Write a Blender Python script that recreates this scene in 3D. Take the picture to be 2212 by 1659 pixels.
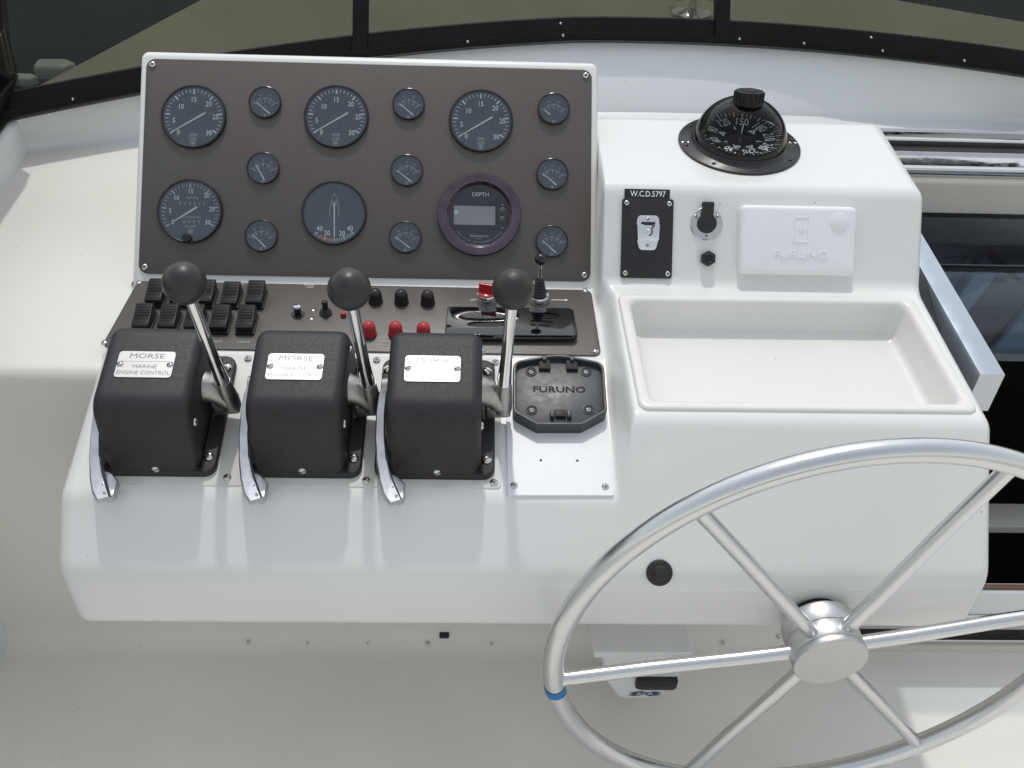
import bpy, bmesh, math, random
from mathutils import Vector, Matrix
R = math.radians
random.seed(7)
scene = bpy.context.scene
for o in list(bpy.data.objects): bpy.data.objects.remove(o)

# ------------------------------------------------------------------ camera
FPX, CX, CY = 2150.0, 1106.0, 829.5          # focal length / centre in the units of a 2212 x 1659 picture
CAMZ = 1.62
CM = Matrix(((0.9992831466, 0.0144896056, 0.0349749101),
             (-0.0166045854, -0.6624975670, 0.7488800047),
             (0.0340217688, -0.7489239114, -0.6617820594)))
cd = bpy.data.cameras.new('camera'); cam = bpy.data.objects.new('camera', cd)
scene.collection.objects.link(cam); scene.camera = cam
cd.sensor_width = 36.0; cd.lens = 36.0*FPX/2212.0; cd.clip_start = 0.02; cd.clip_end = 4000
rt, up, fw = CM.col[0], -CM.col[1], CM.col[2]
cam.matrix_world = Matrix(((rt.x, up.x, -fw.x, 0), (rt.y, up.y, -fw.y, 0), (rt.z, up.z, -fw.z, CAMZ), (0, 0, 0, 1)))
# ------------------------------------------------------------------ sky and sun
SUN_EL, SUN_AZ = 61.5, -4.0                     # degrees; azimuth from the bow (+Y) towards starboard (+X)
world = bpy.data.worlds.new('World'); scene.world = world; world.use_nodes = True
wn = world.node_tree.nodes; wl = world.node_tree.links
sky = wn.new('ShaderNodeTexSky'); sky.sky_type = 'NISHITA'; sky.sun_disc = False
sky.sun_elevation = R(SUN_EL); sky.sun_rotation = R(SUN_AZ); sky.air_density = 2.0; sky.dust_density = 1.0; sky.ozone_density = 1.0
hsv = wn.new('ShaderNodeHueSaturation'); hsv.inputs['Saturation'].default_value = 0.35      # hazy, whitish summer sky
wl.new(sky.outputs[0], hsv.inputs['Color']); wl.new(hsv.outputs[0], wn['Background'].inputs[0]); wn['Background'].inputs[1].default_value = 0.15
sl = bpy.data.lights.new('sun', 'SUN'); sl.energy = 1.35; sl.angle = R(1.5); sl.color = (1.0, 0.98, 0.945)
sun = bpy.data.objects.new('sun', sl); scene.collection.objects.link(sun)
sdir = Vector((math.sin(R(SUN_AZ))*math.cos(R(SUN_EL)), math.cos(R(SUN_AZ))*math.cos(R(SUN_EL)), math.sin(R(SUN_EL))))
sun.rotation_euler = sdir.to_track_quat('Z', 'Y').to_euler(); sun.location = (0, 3, 6)
scene.view_settings.view_transform = 'Standard'; scene.view_settings.look = 'None'
scene.view_settings.exposure = 0.08; scene.view_settings.gamma = 1.0
scene.cycles.max_bounces = 10; scene.cycles.transparent_max_bounces = 16
scene.cycles.use_denoising = True

# ------------------------------------------------------------------ materials
MATS = {}
def mat(name, col, rough=0.5, metal=0.0, var=0.06, vscale=14.0, bump=0.0, bscale=300.0, coat=0.0, spec=0.5,
        rvar=0.08, speck=0.0, stretch=(1, 1, 1), ior=1.5, dist=0.0006):
    m = bpy.data.materials.new(name); m.use_nodes = True
    nt = m.node_tree; N = nt.nodes; L = nt.links; b = N['Principled BSDF']
    b.inputs['Metallic'].default_value = metal; b.inputs['IOR'].default_value = ior
    b.inputs['Specular IOR Level'].default_value = spec
    b.inputs['Coat Weight'].default_value = coat; b.inputs['Coat Roughness'].default_value = 0.06
    tc = N.new('ShaderNodeTexCoord'); mp = N.new('ShaderNodeMapping'); mp.inputs['Scale'].default_value = stretch
    L.new(tc.outputs['Object'], mp.inputs['Vector'])
    n1 = N.new('ShaderNodeTexNoise'); n1.inputs['Scale'].default_value = vscale; n1.inputs['Detail'].default_value = 6.0
    L.new(mp.outputs[0], n1.inputs['Vector'])
    mr = N.new('ShaderNodeMapRange'); mr.inputs['From Min'].default_value = 0.3; mr.inputs['From Max'].default_value = 0.7
    mr.inputs['To Min'].default_value = 1.0-var; mr.inputs['To Max'].default_value = 1.0+var
    L.new(n1.outputs['Fac'], mr.inputs['Value'])
    mx = N.new('ShaderNodeVectorMath'); mx.operation = 'SCALE'; mx.inputs[0].default_value = col[:3]
    L.new(mr.outputs[0], mx.inputs['Scale'])
    src = mx.outputs[0]
    if speck > 0:
        n3 = N.new('ShaderNodeTexVoronoi'); n3.inputs['Scale'].default_value = 26.0
        L.new(tc.outputs['Object'], n3.inputs['Vector'])
        lt = N.new('ShaderNodeMath'); lt.operation = 'LESS_THAN'; lt.inputs[1].default_value = 0.040
        L.new(n3.outputs['Distance'], lt.inputs[0])
        n4 = N.new('ShaderNodeMath'); n4.operation = 'GREATER_THAN'; n4.inputs[1].default_value = 0.72
        sx = N.new('ShaderNodeSeparateColor'); L.new(n3.outputs['Color'], sx.inputs[0]); L.new(sx.outputs[0], n4.inputs[0])
        ml = N.new('ShaderNodeMath'); ml.operation = 'MULTIPLY'; L.new(lt.outputs[0], ml.inputs[0]); L.new(n4.outputs[0], ml.inputs[1])
        m2 = N.new('ShaderNodeMath'); m2.operation = 'MULTIPLY'; m2.inputs[1].default_value = speck; L.new(ml.outputs[0], m2.inputs[0])
        mm = N.new('ShaderNodeMix'); mm.data_type = 'RGBA'; L.new(m2.outputs[0], mm.inputs['Factor'])
        L.new(src, mm.inputs['A']); mm.inputs['B'].default_value = (0.16, 0.15, 0.13, 1); src = mm.outputs['Result']
    L.new(src, b.inputs['Base Color'])
    n2 = N.new('ShaderNodeTexNoise'); n2.inputs['Scale'].default_value = vscale*2.3; n2.inputs['Detail'].default_value = 5.0
    L.new(mp.outputs[0], n2.inputs['Vector'])
    m3 = N.new('ShaderNodeMapRange'); m3.inputs['From Min'].default_value = 0.3; m3.inputs['From Max'].default_value = 0.7
    m3.inputs['To Min'].default_value = max(0.01, rough-rvar*rough*2); m3.inputs['To Max'].default_value = min(1, rough+rvar*rough*2)
    L.new(n2.outputs['Fac'], m3.inputs['Value']); L.new(m3.outputs[0], b.inputs['Roughness'])
    if bump > 0:
        nb = N.new('ShaderNodeTexNoise'); nb.inputs['Scale'].default_value = bscale; nb.inputs['Detail'].default_value = 3.0
        L.new(mp.outputs[0], nb.inputs['Vector'])
        bm_ = N.new('ShaderNodeBump'); bm_.inputs['Strength'].default_value = bump; bm_.inputs['Distance'].default_value = dist
        L.new(nb.outputs['Fac'], bm_.inputs['Height']); L.new(bm_.outputs[0], b.inputs['Normal'])
    MATS[name] = m
    return m

def glassmat(name, tint, ior=1.5, rough=0.0, haze=None):
    """clear or tinted sheet: lets light through along a straight line and mirrors by Fresnel"""
    m = bpy.data.materials.new(name); m.use_nodes = True
    nt = m.node_tree; N = nt.nodes; L = nt.links; N.remove(N['Principled BSDF'])
    out = N['Material Output']
    t = N.new('ShaderNodeBsdfTransparent'); g = N.new('ShaderNodeBsdfGlossy'); g.inputs['Roughness'].default_value = rough
    g.inputs['Color'].default_value = (1, 1, 1, 1)
    tc = N.new('ShaderNodeTexCoord'); nz = N.new('ShaderNodeTexNoise'); nz.inputs['Scale'].default_value = 9.0
    L.new(tc.outputs['Object'], nz.inputs['Vector'])
    mr = N.new('ShaderNodeMapRange'); mr.inputs['To Min'].default_value = 0.94; mr.inputs['To Max'].default_value = 1.06
    L.new(nz.outputs['Fac'], mr.inputs['Value'])
    sc_ = N.new('ShaderNodeVectorMath'); sc_.operation = 'SCALE'; sc_.inputs[0].default_value = tint
    L.new(mr.outputs[0], sc_.inputs['Scale']); L.new(sc_.outputs[0], t.inputs['Color'])
    f = N.new('ShaderNodeFresnel'); f.inputs['IOR'].default_value = ior
    mix = N.new('ShaderNodeMixShader'); L.new(f.outputs[0], mix.inputs[0]); L.new(t.outputs[0], mix.inputs[1]); L.new(g.outputs[0], mix.inputs[2])
    res = mix
    if haze:
        d = N.new('ShaderNodeBsdfDiffuse'); d.inputs['Color'].default_value = (*haze[:3], 1)
        m2 = N.new('ShaderNodeMixShader'); m2.inputs[0].default_value = haze[3]
        L.new(mix.outputs[0], m2.inputs[1]); L.new(d.outputs[0], m2.inputs[2]); res = m2
    L.new(res.outputs[0], out.inputs['Surface'])
    MATS[name] = m
    return m

mat('gelcoat', (0.755, 0.750, 0.725), 0.22, var=0.03, vscale=2.6, speck=0.55, rvar=0.03)
mat('gelcoat_dash', (0.72, 0.73, 0.725), 0.30, var=0.02, vscale=4, speck=0.4, rvar=0.03)
mat('tray_white', (0.73, 0.72, 0.68), 0.28, var=0.02, vscale=7, speck=0.6, rvar=0.05)
mat('deck_paint', (0.80, 0.775, 0.70), 0.55, var=0.06, vscale=3.2, speck=0.5, bump=0.5, bscale=700, dist=0.0006)
mat('wall_paint', (0.75, 0.728, 0.66), 0.4, var=0.035, vscale=3.2, speck=0.4, rvar=0.05)
mat('cream', (0.62, 0.59, 0.50), 0.4, var=0.03)
mat('foredeck_paint', (0.56, 0.52, 0.43), 0.6, var=0.05, vscale=2)
mat('laminate', (0.086, 0.073, 0.062), 0.42, var=0.05, vscale=60, stretch=(0.25, 3, 1), bump=0.08, bscale=500, rvar=0.1, spec=0.5)
mat('panel_edge', (0.055, 0.04, 0.032), 0.5)
mat('black_plastic', (0.014, 0.014, 0.016), 0.34, var=0.15, vscale=40)
mat('rocker_black', (0.012, 0.013, 0.014), 0.5, var=0.15, vscale=40, spec=0.35)
mat('black_rubber', (0.016, 0.016, 0.017), 0.55, var=0.15, vscale=40, bump=0.1, bscale=500)
mat('knob_black', (0.022, 0.021, 0.021), 0.40, var=0.12, vscale=30, rvar=0.15, bump=0.03, bscale=400)
mat('wrinkle_black', (0.014, 0.0145, 0.016), 0.52, var=0.10, vscale=90, bump=0.6, bscale=1100, dist=0.0006, rvar=0.06)
mat('gloss_black', (0.005, 0.005, 0.006), 0.012, var=0.1, ior=1.75)
mat('engraved_black', (0.012, 0.012, 0.013), 0.45, var=0.12, vscale=60, bump=0.15, bscale=600)
mat('bezel_black', (0.010, 0.011, 0.013), 0.22)
mat('dial', (0.090, 0.114, 0.136), 0.55, var=0.04, vscale=30)  # sky veil on the gauge glass is put into this slate blue
mat('dial_dark', (0.010, 0.013, 0.018), 0.5)
mat('dial_line', (0.014, 0.028, 0.075), 0.5)
mat('print_white', (0.85, 0.85, 0.82), 0.6, var=0.03)
mat('print_grey', (0.55, 0.56, 0.55), 0.6, var=0.03)
mat('needle_white', (0.85, 0.84, 0.78), 0.5, var=0.03)
mat('engraved', (0.22, 0.22, 0.22), 0.5)
mat('print_red', (0.45, 0.05, 0.06), 0.5); mat('print_green', (0.03, 0.25, 0.16), 0.5)
mat('red_plastic', (0.42, 0.018, 0.016), 0.22, var=0.05)
mat('red_rubber', (0.48, 0.035, 0.038), 0.35, var=0.06, vscale=60)
mat('chrome', (0.80, 0.80, 0.79), 0.07, 1.0, var=0.03, rvar=0.5)
mat('steel', (0.62, 0.61, 0.60), 0.20, 1.0, var=0.06, vscale=60, rvar=0.4)
mat('steel_rail', (0.50, 0.535, 0.58), 0.16, 1.0, var=0.04, vscale=12, rvar=0.3)  # blue of the mirrored sky is put into the steel tint
mat('satin_metal', (0.52, 0.53, 0.545), 0.42, 1.0, var=0.08, vscale=40, rvar=0.2)
mat('steel_polished', (0.66, 0.65, 0.64), 0.10, 1.0, var=0.04, vscale=25, rvar=0.5)
mat('cast_metal', (0.44, 0.42, 0.39), 0.40, 1.0, var=0.12, vscale=60, bump=0.15, bscale=220)
mat('alu_plate', (0.43, 0.43, 0.43), 0.42, 1.0, var=0.03, stretch=(0.2, 4, 1), vscale=80)
mat('alu_tube', (0.68, 0.685, 0.69), 0.25, 1.0, var=0.02, vscale=12, rvar=0.08)
mat('alu_cast', (0.58, 0.58, 0.57), 0.45, 1.0, var=0.06, vscale=260, rvar=0.1, bump=0.1, bscale=1500)
mat('alu_hub', (0.62, 0.62, 0.62), 0.38, 1.0, var=0.03, vscale=60, rvar=0.1)
mat('plate_white', (0.76, 0.76, 0.77), 0.32, var=0.01)
mat('paint_dirty', (0.66, 0.645, 0.60), 0.38, var=0.09, vscale=22, speck=0.7)
mat('bare_wood', (0.36, 0.30, 0.23), 0.7, var=0.2, vscale=40, stretch=(0.3, 4, 4))
mat('dark_wood', (0.055, 0.024, 0.012), 0.35, var=0.25, vscale=12, stretch=(0.4, 6, 6))
mat('teak', (0.15, 0.065, 0.03), 0.5, var=0.25, vscale=20, stretch=(0.3, 6, 6))
mat('bracket_grey', (0.046, 0.051, 0.055), 0.42, var=0.06, vscale=40, bump=0.06, bscale=900)
mat('emboss_grey', (0.020, 0.023, 0.026), 0.7, spec=0.2)
mat('abs_white', (0.82, 0.82, 0.83), 0.34, var=0.01, bump=0.05, bscale=900)
mat('epirb_white', (0.80, 0.79, 0.80), 0.4, var=0.03)
mat('logo_blue', (0.03, 0.065, 0.15), 0.5)
mat('tape_blue', (0.01, 0.16, 0.42), 0.55, var=0.1, vscale=60)
mat('purple_anodised', (0.125, 0.098, 0.118), 0.24, 1.0, var=0.14, vscale=55, rvar=0.3)
mat('purple_bright', (0.50, 0.40, 0.46), 0.2, 1.0, var=0.08, vscale=40)
mat('lcd', (0.42, 0.42, 0.40), 0.35, var=0.02)
mat('frame_black', (0.006, 0.006, 0.0065), 0.45, var=0.2, vscale=10, spec=0.15)
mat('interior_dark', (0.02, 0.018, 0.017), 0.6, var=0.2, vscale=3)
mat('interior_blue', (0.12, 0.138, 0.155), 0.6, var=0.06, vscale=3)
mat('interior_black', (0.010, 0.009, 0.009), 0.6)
mat('card_black', (0.008, 0.008, 0.009), 0.6)
mat('cap_black', (0.007, 0.007, 0.008), 0.45, spec=0.3)
mat('hood_black', (0.008, 0.008, 0.009), 0.35)
mat('interior_brown', (0.06, 0.028, 0.014), 0.45, var=0.2, vscale=8)
mat('water_mat', (0.008, 0.020, 0.020), 0.35, var=0.1, vscale=0.3, bump=0.25, bscale=0.8, dist=0.1, spec=0.12)
mat('sealant', (0.30, 0.26, 0.21), 0.6, var=0.3, vscale=60)
glassmat('lens', (0.96, 0.97, 0.98), 1.42, 0.01)
glassmat('dome_glass', (0.95, 0.96, 0.97), 1.28, 0.015)
glassmat('smoked_glass', (0.385, 0.39, 0.35), 1.32)
glassmat('hatch_glass', (0.70, 0.76, 0.82), 1.12)

# ------------------------------------------------------------------ frames
class Frame:
    """a real plane of the place: origin on it, u = +X, v = up the slope (elevation e), n = out of it"""
    def __init__(s, o, e):
        s.o = Vector(o); a = R(e); s.u = Vector((1, 0, 0)); s.v = Vector((0, math.cos(a), math.sin(a))); s.n = Vector((0, -math.sin(a), math.cos(a)))
    def mat(s, u=0, v=0, w=0, rot=0):
        p = s.o + s.u*u + s.v*v + s.n*w
        m = Matrix(((s.u.x, s.v.x, s.n.x, p.x), (s.u.y, s.v.y, s.n.y, p.y), (s.u.z, s.v.z, s.n.z, p.z), (0, 0, 0, 1)))
        return m @ Matrix.Rotation(rot, 4, 'Z')
    def uv(s, px, py, w=0):
        """where the sight line through a picture point meets this plane (lifted by w)"""
        r = CM @ Vector(((px-CX)/FPX, (py-CY)/FPX, 1.0)); c = Vector((0, 0, CAMZ))
        t = ((s.o + s.n*w - c).dot(s.n))/r.dot(s.n); p = c + r*t - s.o
        return p.dot(s.u), p.dot(s.v)
IP = Frame((0, 1.3126, 0.6803), 44.5)      # instrument panel
SP = Frame((0, 1.1306, 0.6751), 0)         # switch panel
CP = Frame((0, 1.1306, 0.6739), 12)        # engine control plate
FF = Frame((0, 0.8236, 0.5424), 48)        # front slope
RF = Frame((0, 1.2755, 0.7066), 52)        # starboard face (microphone hook, cover)
CT = Frame((0, 1.3706, 0.8288), 0)         # compass shelf
TP = Frame((0, 0.971, 0.7066), 0)          # tray shelf
WALL = Frame((0, 1.095, 0), 90)            # dash wall
def ID(): return Matrix.Identity(4)

# ------------------------------------------------------------------ geometry
def rrect(w, h, r, cx=0, cy=0, seg=5):
    r = min(r, w/2-1e-5, h/2-1e-5); out = []
    for (sx, sy, a0) in ((1, 1, 0), (-1, 1, 90), (-1, -1, 180), (1, -1, 270)):
        for k in range(seg+1):
            a = R(a0+90*k/seg); out.append((cx+sx*(w/2-r)+r*math.cos(a), cy+sy*(h/2-r)+r*math.sin(a)))
    return out
def circ(r, n=32, cx=0, cy=0): return [(cx+r*math.cos(2*math.pi*k/n), cy+r*math.sin(2*math.pi*k/n)) for k in range(n)]
def fillet(pts, rad, seg=5, closed=True, sub=0):
    """round the corners of a polygon / polyline; returns points (the same count for the same number of corners)"""
    n = len(pts); P = [Vector(p) for p in pts]; out = []
    rr = rad if isinstance(rad, (list, tuple)) else [rad]*n
    arcs = []
    for i in range(n):
        if not closed and i in (0, n-1): arcs.append([P[i]]); continue
        a, b, c = P[i-1], P[i], P[(i+1) % n]
        d1 = (a-b).normalized(); d2 = (c-b).normalized(); r = rr[i]
        cosang = max(-1, min(1, d1.dot(d2))); ang = math.acos(cosang)
        if ang > math.pi-0.02 or r <= 0:
            e = max(r, 1e-4); arcs.append([b+d1*e*(1-k/seg*1.0) if k/seg < 0.5 else b+d2*e*(k/seg) for k in range(seg+1)]) if r > 0 else arcs.append([b])
            continue
        t = r/math.tan(ang/2); t = min(t, (a-b).length*0.49, (c-b).length*0.49); r2 = t*math.tan(ang/2)
        ctr = b+(d1+d2).normalized()*(r2/math.sin(ang/2)); s0 = b+d1*t-ctr; s1 = b+d2*t-ctr
        tot = math.pi-ang; arc = []
        for k in range(seg+1):
            f = k/seg
            arc.append(ctr+(s0*math.sin((1-f)*tot)+s1*math.sin(f*tot))/math.sin(tot))
        arcs.append(arc)
    for i in range(n):
        out += arcs[i]
        if sub and (closed or i < n-1):
            a, b = arcs[i][-1], arcs[(i+1) % n][0]
            for k in range(1, sub): out.append(a+(b-a)*(k/sub))
    return [tuple(p) for p in out]
def area2(o): return sum(o[i][0]*o[(i+1) % len(o)][1]-o[(i+1) % len(o)][0]*o[i][1] for i in range(len(o)))
def offset(o, d):
    """inset a closed outline by d"""
    n = len(o); s = 1 if area2(o) > 0 else -1; out = []
    for i in range(n):
        j = i-1; k = (i+1) % n
        a = Vector(o[i])-Vector(o[j]); b = Vector(o[k])-Vector(o[i])
        if a.length < 1e-9: a = b
        if b.length < 1e-9: b = a
        a.normalize(); b.normalize(); t = a+b
        if t.length < 1e-6: t = a
        t.normalize(); nn = Vector((-t.y, t.x))*s; c = max(0.5, a.dot(t))
        out.append((o[i][0]+nn.x*d/c, o[i][1]+nn.y*d/c))
    return out
TXT = {}
def textmesh(body, size, bold):
    key = (body, round(bold, 4))
    if key not in TXT:
        c = bpy.data.curves.new('t', 'FONT'); c.body = body; c.size = 1.0; c.align_x = 'CENTER'; c.align_y = 'CENTER'; c.offset = bold; c.resolution_u = 2
        o = bpy.data.objects.new('t', c); me = bpy.data.meshes.new_from_object(o)
        TXT[key] = ([tuple(v.co) for v in me.vertices], [tuple(p.vertices) for p in me.polygons])
        bpy.data.objects.remove(o); bpy.data.curves.remove(c); bpy.data.meshes.remove(me)
    return TXT[key]
class G:
    def __init__(s): s.v = []; s.f = []
    def add(s, v, f, T=None):
        b = len(s.v)
        s.v += [tuple(T @ Vector(p)) for p in v] if T else [tuple(p) for p in v]
        s.f += [tuple(i+b for i in q) for q in f]
        return s
    def loops(s, loops, T=None, closed=True, cap0=True, cap1=True):
        n = len(loops[0]); v = [p for l in loops for p in l]; f = []
        for a in range(len(loops)-1):
            for i in range(n if closed else n-1):
                j = (i+1) % n; f.append((a*n+i, a*n+j, (a+1)*n+j, (a+1)*n+i))
        if cap0: f.append(tuple(range(n-1, -1, -1)))
        if cap1: f.append(tuple((len(loops)-1)*n+i for i in range(n)))
        return s.add(v, f, T)
    def slab(s, o, z0, z1, bev=0.0, seg=3, T=None, bot=0.0):
        if area2(o) < 0: o = o[::-1]
        L = []
        if bot: L += [[(x, y, z0) for x, y in offset(o, bot)], [(x, y, z0+bot) for x, y in o]]
        else: L.append([(x, y, z0) for x, y in o])
        if bev:
            for k in range(seg+1):
                a = R(90*k/seg); L.append([(x, y, z1-bev+bev*math.sin(a)) for x, y in offset(o, bev*(1-math.cos(a)))])
        else: L.append([(x, y, z1) for x, y in o])
        return s.loops(L, T)
    def ring(s, o, inner, z0, z1, bev=0.0, T=None):
        if area2(o) < 0: o = o[::-1]
        if area2(inner) < 0: inner = inner[::-1]
        L = [[(x, y, z0) for x, y in o], [(x, y, z1-bev) for x, y in o], [(x, y, z1) for x, y in offset(o, bev)] if bev else [(x, y, z1) for x, y in o],
             [(x, y, z1) for x, y in offset(inner, -bev)] if bev else [(x, y, z1) for x, y in inner], [(x, y, z1-bev) for x, y in inner], [(x, y, z0) for x, y in inner]]
        return s.loops(L, T, cap0=False, cap1=False)
    def lathe(s, prof, n=32, T=None, ang=2*math.pi):
        L = [[(r*math.cos(2*math.pi*k/n), r*math.sin(2*math.pi*k/n), z) for k in range(n)] for r, z in prof]
        return s.loops(L, T, cap0=prof[0][0] > 1e-5, cap1=prof[-1][0] > 1e-5)
    def tube(s, path, r, n=12, closed=False, T=None, cap=True):
        P = [Vector(p) for p in path]; m = len(P); L = []; rr = r if isinstance(r, (list, tuple)) else [r]*m
        tan = []
        for i in range(m):
            if closed: t = P[(i+1) % m]-P[i-1]
            else: t = P[min(i+1, m-1)]-P[max(i-1, 0)]
            tan.append(t.normalized())
        nrm = tan[0].orthogonal().normalized()
        for i in range(m):
            if i: 
                q = tan[i-1].rotation_difference(tan[i]); nrm = q @ nrm
            nrm = (nrm-tan[i]*nrm.dot(tan[i])).normalized(); b = tan[i].cross(nrm)
            L.append([P[i]+(nrm*math.cos(2*math.pi*k/n)+b*math.sin(2*math.pi*k/n))*rr[i] for k in range(n)])
        if closed: L.append(L[0])
        return s.loops(L, T, cap0=cap and not closed, cap1=cap and not closed)
    def box(s, x0, x1, y0, y1, z0, z1, bev=0.0, T=None):
        return s.slab(rrect(x1-x0, y1-y0, max(bev, 1e-5), (x0+x1)/2, (y0+y1)/2, 3 if bev else 1), z0, z1, bev, 3, T)
    def sphere(s, r, c=(0, 0, 0), n=32, m=18, T=None, sz=1.0):
        pr = [(max(1e-6, r*math.sin(math.pi*k/m)), -r*sz*math.cos(math.pi*k/m)) for k in range(m+1)]
        M = Matrix.Translation(c)
        return s.lathe(pr, n, (T @ M) if T else M)
    def text(s, body, x, y, size, z=0.0, rot=0.0, xs=1.0, bold=0.0, T=None, depth=0.0):
        v, f = textmesh(body, size, bold)
        M = Matrix.Translation((x, y, z)) @ Matrix.Rotation(rot, 4, 'Z') @ Matrix.Diagonal((size*xs, size, size, 1))
        if T: M = T @ M
        s.add(v, f, M)
        return s
    def obj(s, name, m, parent=None, M=None, smooth=40):
        me = bpy.data.meshes.new(name); me.from_pydata(s.v, [], s.f); me.validate()
        bmm = bmesh.new(); bmm.from_mesh(me); bmesh.ops.recalc_face_normals(bmm, faces=bmm.faces); bmm.to_mesh(me); bmm.free()
        me.polygons.foreach_set('use_smooth', [True]*len(me.polygons)); me.set_sharp_from_angle(angle=R(smooth)); me.update()
        return link(name, me, m, parent, M)
def link(name, me, m, parent=None, M=None):
    o = bpy.data.objects.new(name, me); scene.collection.objects.link(o)
    if m and not me.materials: me.materials.append(MATS[m])
    if parent: o.parent = parent
    if M is not None: o.matrix_basis = M
    return o
def thing(name, label, cat, M=None, group=None):
    o = bpy.data.objects.new(name, None); scene.collection.objects.link(o); o.empty_display_size = 0.02
    if M is not None: o.matrix_basis = M
    return tag(o, label, cat, group)
def tag(o, label, cat, group=None):
    o['label'] = label; o['category'] = cat
    if group: o['group'] = group
    return o
def struct(o, label=None):
    o['kind'] = 'structure'
    if label: o['label'] = label
    return o
Tr = lambda x, y, z=0: Matrix.Translation((x, y, z))

# shared little fasteners ---------------------------------------------------
def screw_meshes(r, kind):
    h = G(); h.lathe([(r, -0.0006), (r, r*0.18), (r*0.82, r*0.42), (r*0.45, r*0.56), (1e-6, r*0.6)], 16)
    s = G()
    if kind == 'cross':
        for a in (0, 90): s.box(-r*0.55, r*0.55, -r*0.11, r*0.11, r*0.45, r*0.63, 0, Matrix.Rotation(R(a+20), 4, 'Z'))
    elif kind == 'slot': s.box(-r*0.92, r*0.92, -r*0.10, r*0.10, r*0.25, r*0.64, 0)
    else: s.lathe([(r*0.36, r*0.4), (r*0.36, r*0.61), (1e-6, r*0.61)], 12)
    return h, s
SCREWS = {}
def screw(parent, M, r=0.005, kind='cross', name='screw', m='steel', rot=0.0):
    k = (round(r, 5), kind, m)
    if k not in SCREWS:
        h, s = screw_meshes(r, kind); nf = len(h.f); h.add(s.v, s.f)
        o = h.obj('screw', m); me = o.data; me.materials.append(MATS['interior_black'])
        for p in me.polygons: p.material_index = 0 if p.index < nf else 1
        SCREWS[k] = me; bpy.data.objects.remove(o)
    return link(name, SCREWS[k], None, parent, M @ Matrix.Rotation(rot, 4, 'Z'))

# ================================================================== SETTING
def sheet(name, pts, z, m, sub=1):
    g = G(); g.add([(x, y, z) for x, y in pts], [tuple(range(len(pts)))]); return g.obj(name, m)
struct(sheet('water', [(-3000, -3000), (3000, -3000), (3000, 3000), (-3000, 3000)], -3.2, 'water_mat'))
g = G(); g.box(-1.02, 0.715, -4.0, 1.30, -0.06, 0.0); g.box(0.715, 2.6, -4.0, 1.085, -0.06, 0.0)
struct(g.obj('deck', 'deck_paint'))
# foredeck beyond the windscreen
g = G(); bow = fillet([(-1.30, 1.78), (-1.18, 2.0), (-0.807, 2.816), (-0.2, 4.1), (0.45, 4.55), (0.98, 3.35), (1.226, 2.99), (1.62, 2.82), (2.15, 2.45), (2.3, 2.14), (0.6, 2.14)], [0.02, 0.15, 0.15, 0.15, 0.15, 0.15, 0.15, 0.15, 0.15, 0.02, 0.3], 5)
g.slab(bow, -0.6, 0.55, 0.02)
struct(g.obj('foredeck', 'foredeck_paint'))

def yb(x): return -0.00651371*x**3-0.21726002*x**2+0.16812379*x+2.03827194      # curve of the windscreen foot
def zb(x): return 0.774 if x > 0.2 else 0.774-0.040*((0.2-x)/1.07)
def crease(x): return 1.968-0.128*(x-0.45)**2 if x < 0.45 else 1.968-0.02*(x-0.45)**2
XS = [-0.89+0.04*k for k in range(0, 77)]
# dash: shelf, rounded edge, wall, cove (port of the console and behind it)
g = G()
prof = fillet([(1.77, 0.658), (1.095, 0.658), (1.095, -0.0012), (0.99, -0.0012)], [0, 0.024, 0.06, 0], 9, False)
xs = [-1.0, -0.8, -0.525]
g.loops([[(x, a, b) for a, b in prof] for x in xs], None, False, False, False)
prof2 = fillet([(1.095, 0.40), (1.095, -0.0012), (0.99, -0.0012)], [0, 0.06, 0], 9, False)
g.loops([[(x, a, b) for a, b in prof2] for x in (-0.525, 0.0, 0.722)], None, False, False, False)
g.box(0.690, 0.7265, 1.096, 1.70, 0.0, 0.622, 0.002)
struct(g.obj('dash_wall', 'wall_paint'))
g = G(); v = []; f = []
for x in XS: v += [(x, 1.50 if x < -0.54 else 1.585, 0.6575 if x < 0.70 else 0.657), (x, crease(x)-0.012, 0.6575), (x, crease(x)-0.002, 0.661), (x, crease(x)+0.004, 0.672), (x, (crease(x)+yb(x))/2+0.004, (0.66+zb(x))/2), (x, yb(x)+0.008, zb(x)), (x, yb(x)+0.06, zb(x)+0.004), (x, yb(x)+0.09, 0.5)]
for i in range(len(XS)-1):
    if XS[i] > 0.66:      # the starboard ledge ends at the hatch tracks
        v[i*8] = (XS[i], 1.90, 0.657); v[(i+1)*8] = (XS[i+1], 1.90, 0.657)
    for k in range(7): f.append((i*8+k, i*8+k+1, i*8+8+k+1, i*8+8+k))
g.add(v, f)
struct(g.obj('coaming', 'gelcoat_dash'))
# port side bulwark
g = G(); pr = fillet([(-0.862, 0.0), (-0.868, 0.728), (-1.10, 0.735), (-1.14, 0.0)], [0, 0.012, 0.02, 0], 4)
g.loops([[(a, y, b) for a, b in pr] for y in (-4.0, -1.0, 1.0, 1.79)])
struct(g.obj('bulwark', 'gelcoat_dash'))
g = G(); g.loops([[(2.6+a, y, b) for a, b in ((0, 0), (0, .75), (.2, .76), (.2, 0))] for y in (-4.0, 1.9)])
struct(g.obj('bulwark', 'gelcoat_dash'))

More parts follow.
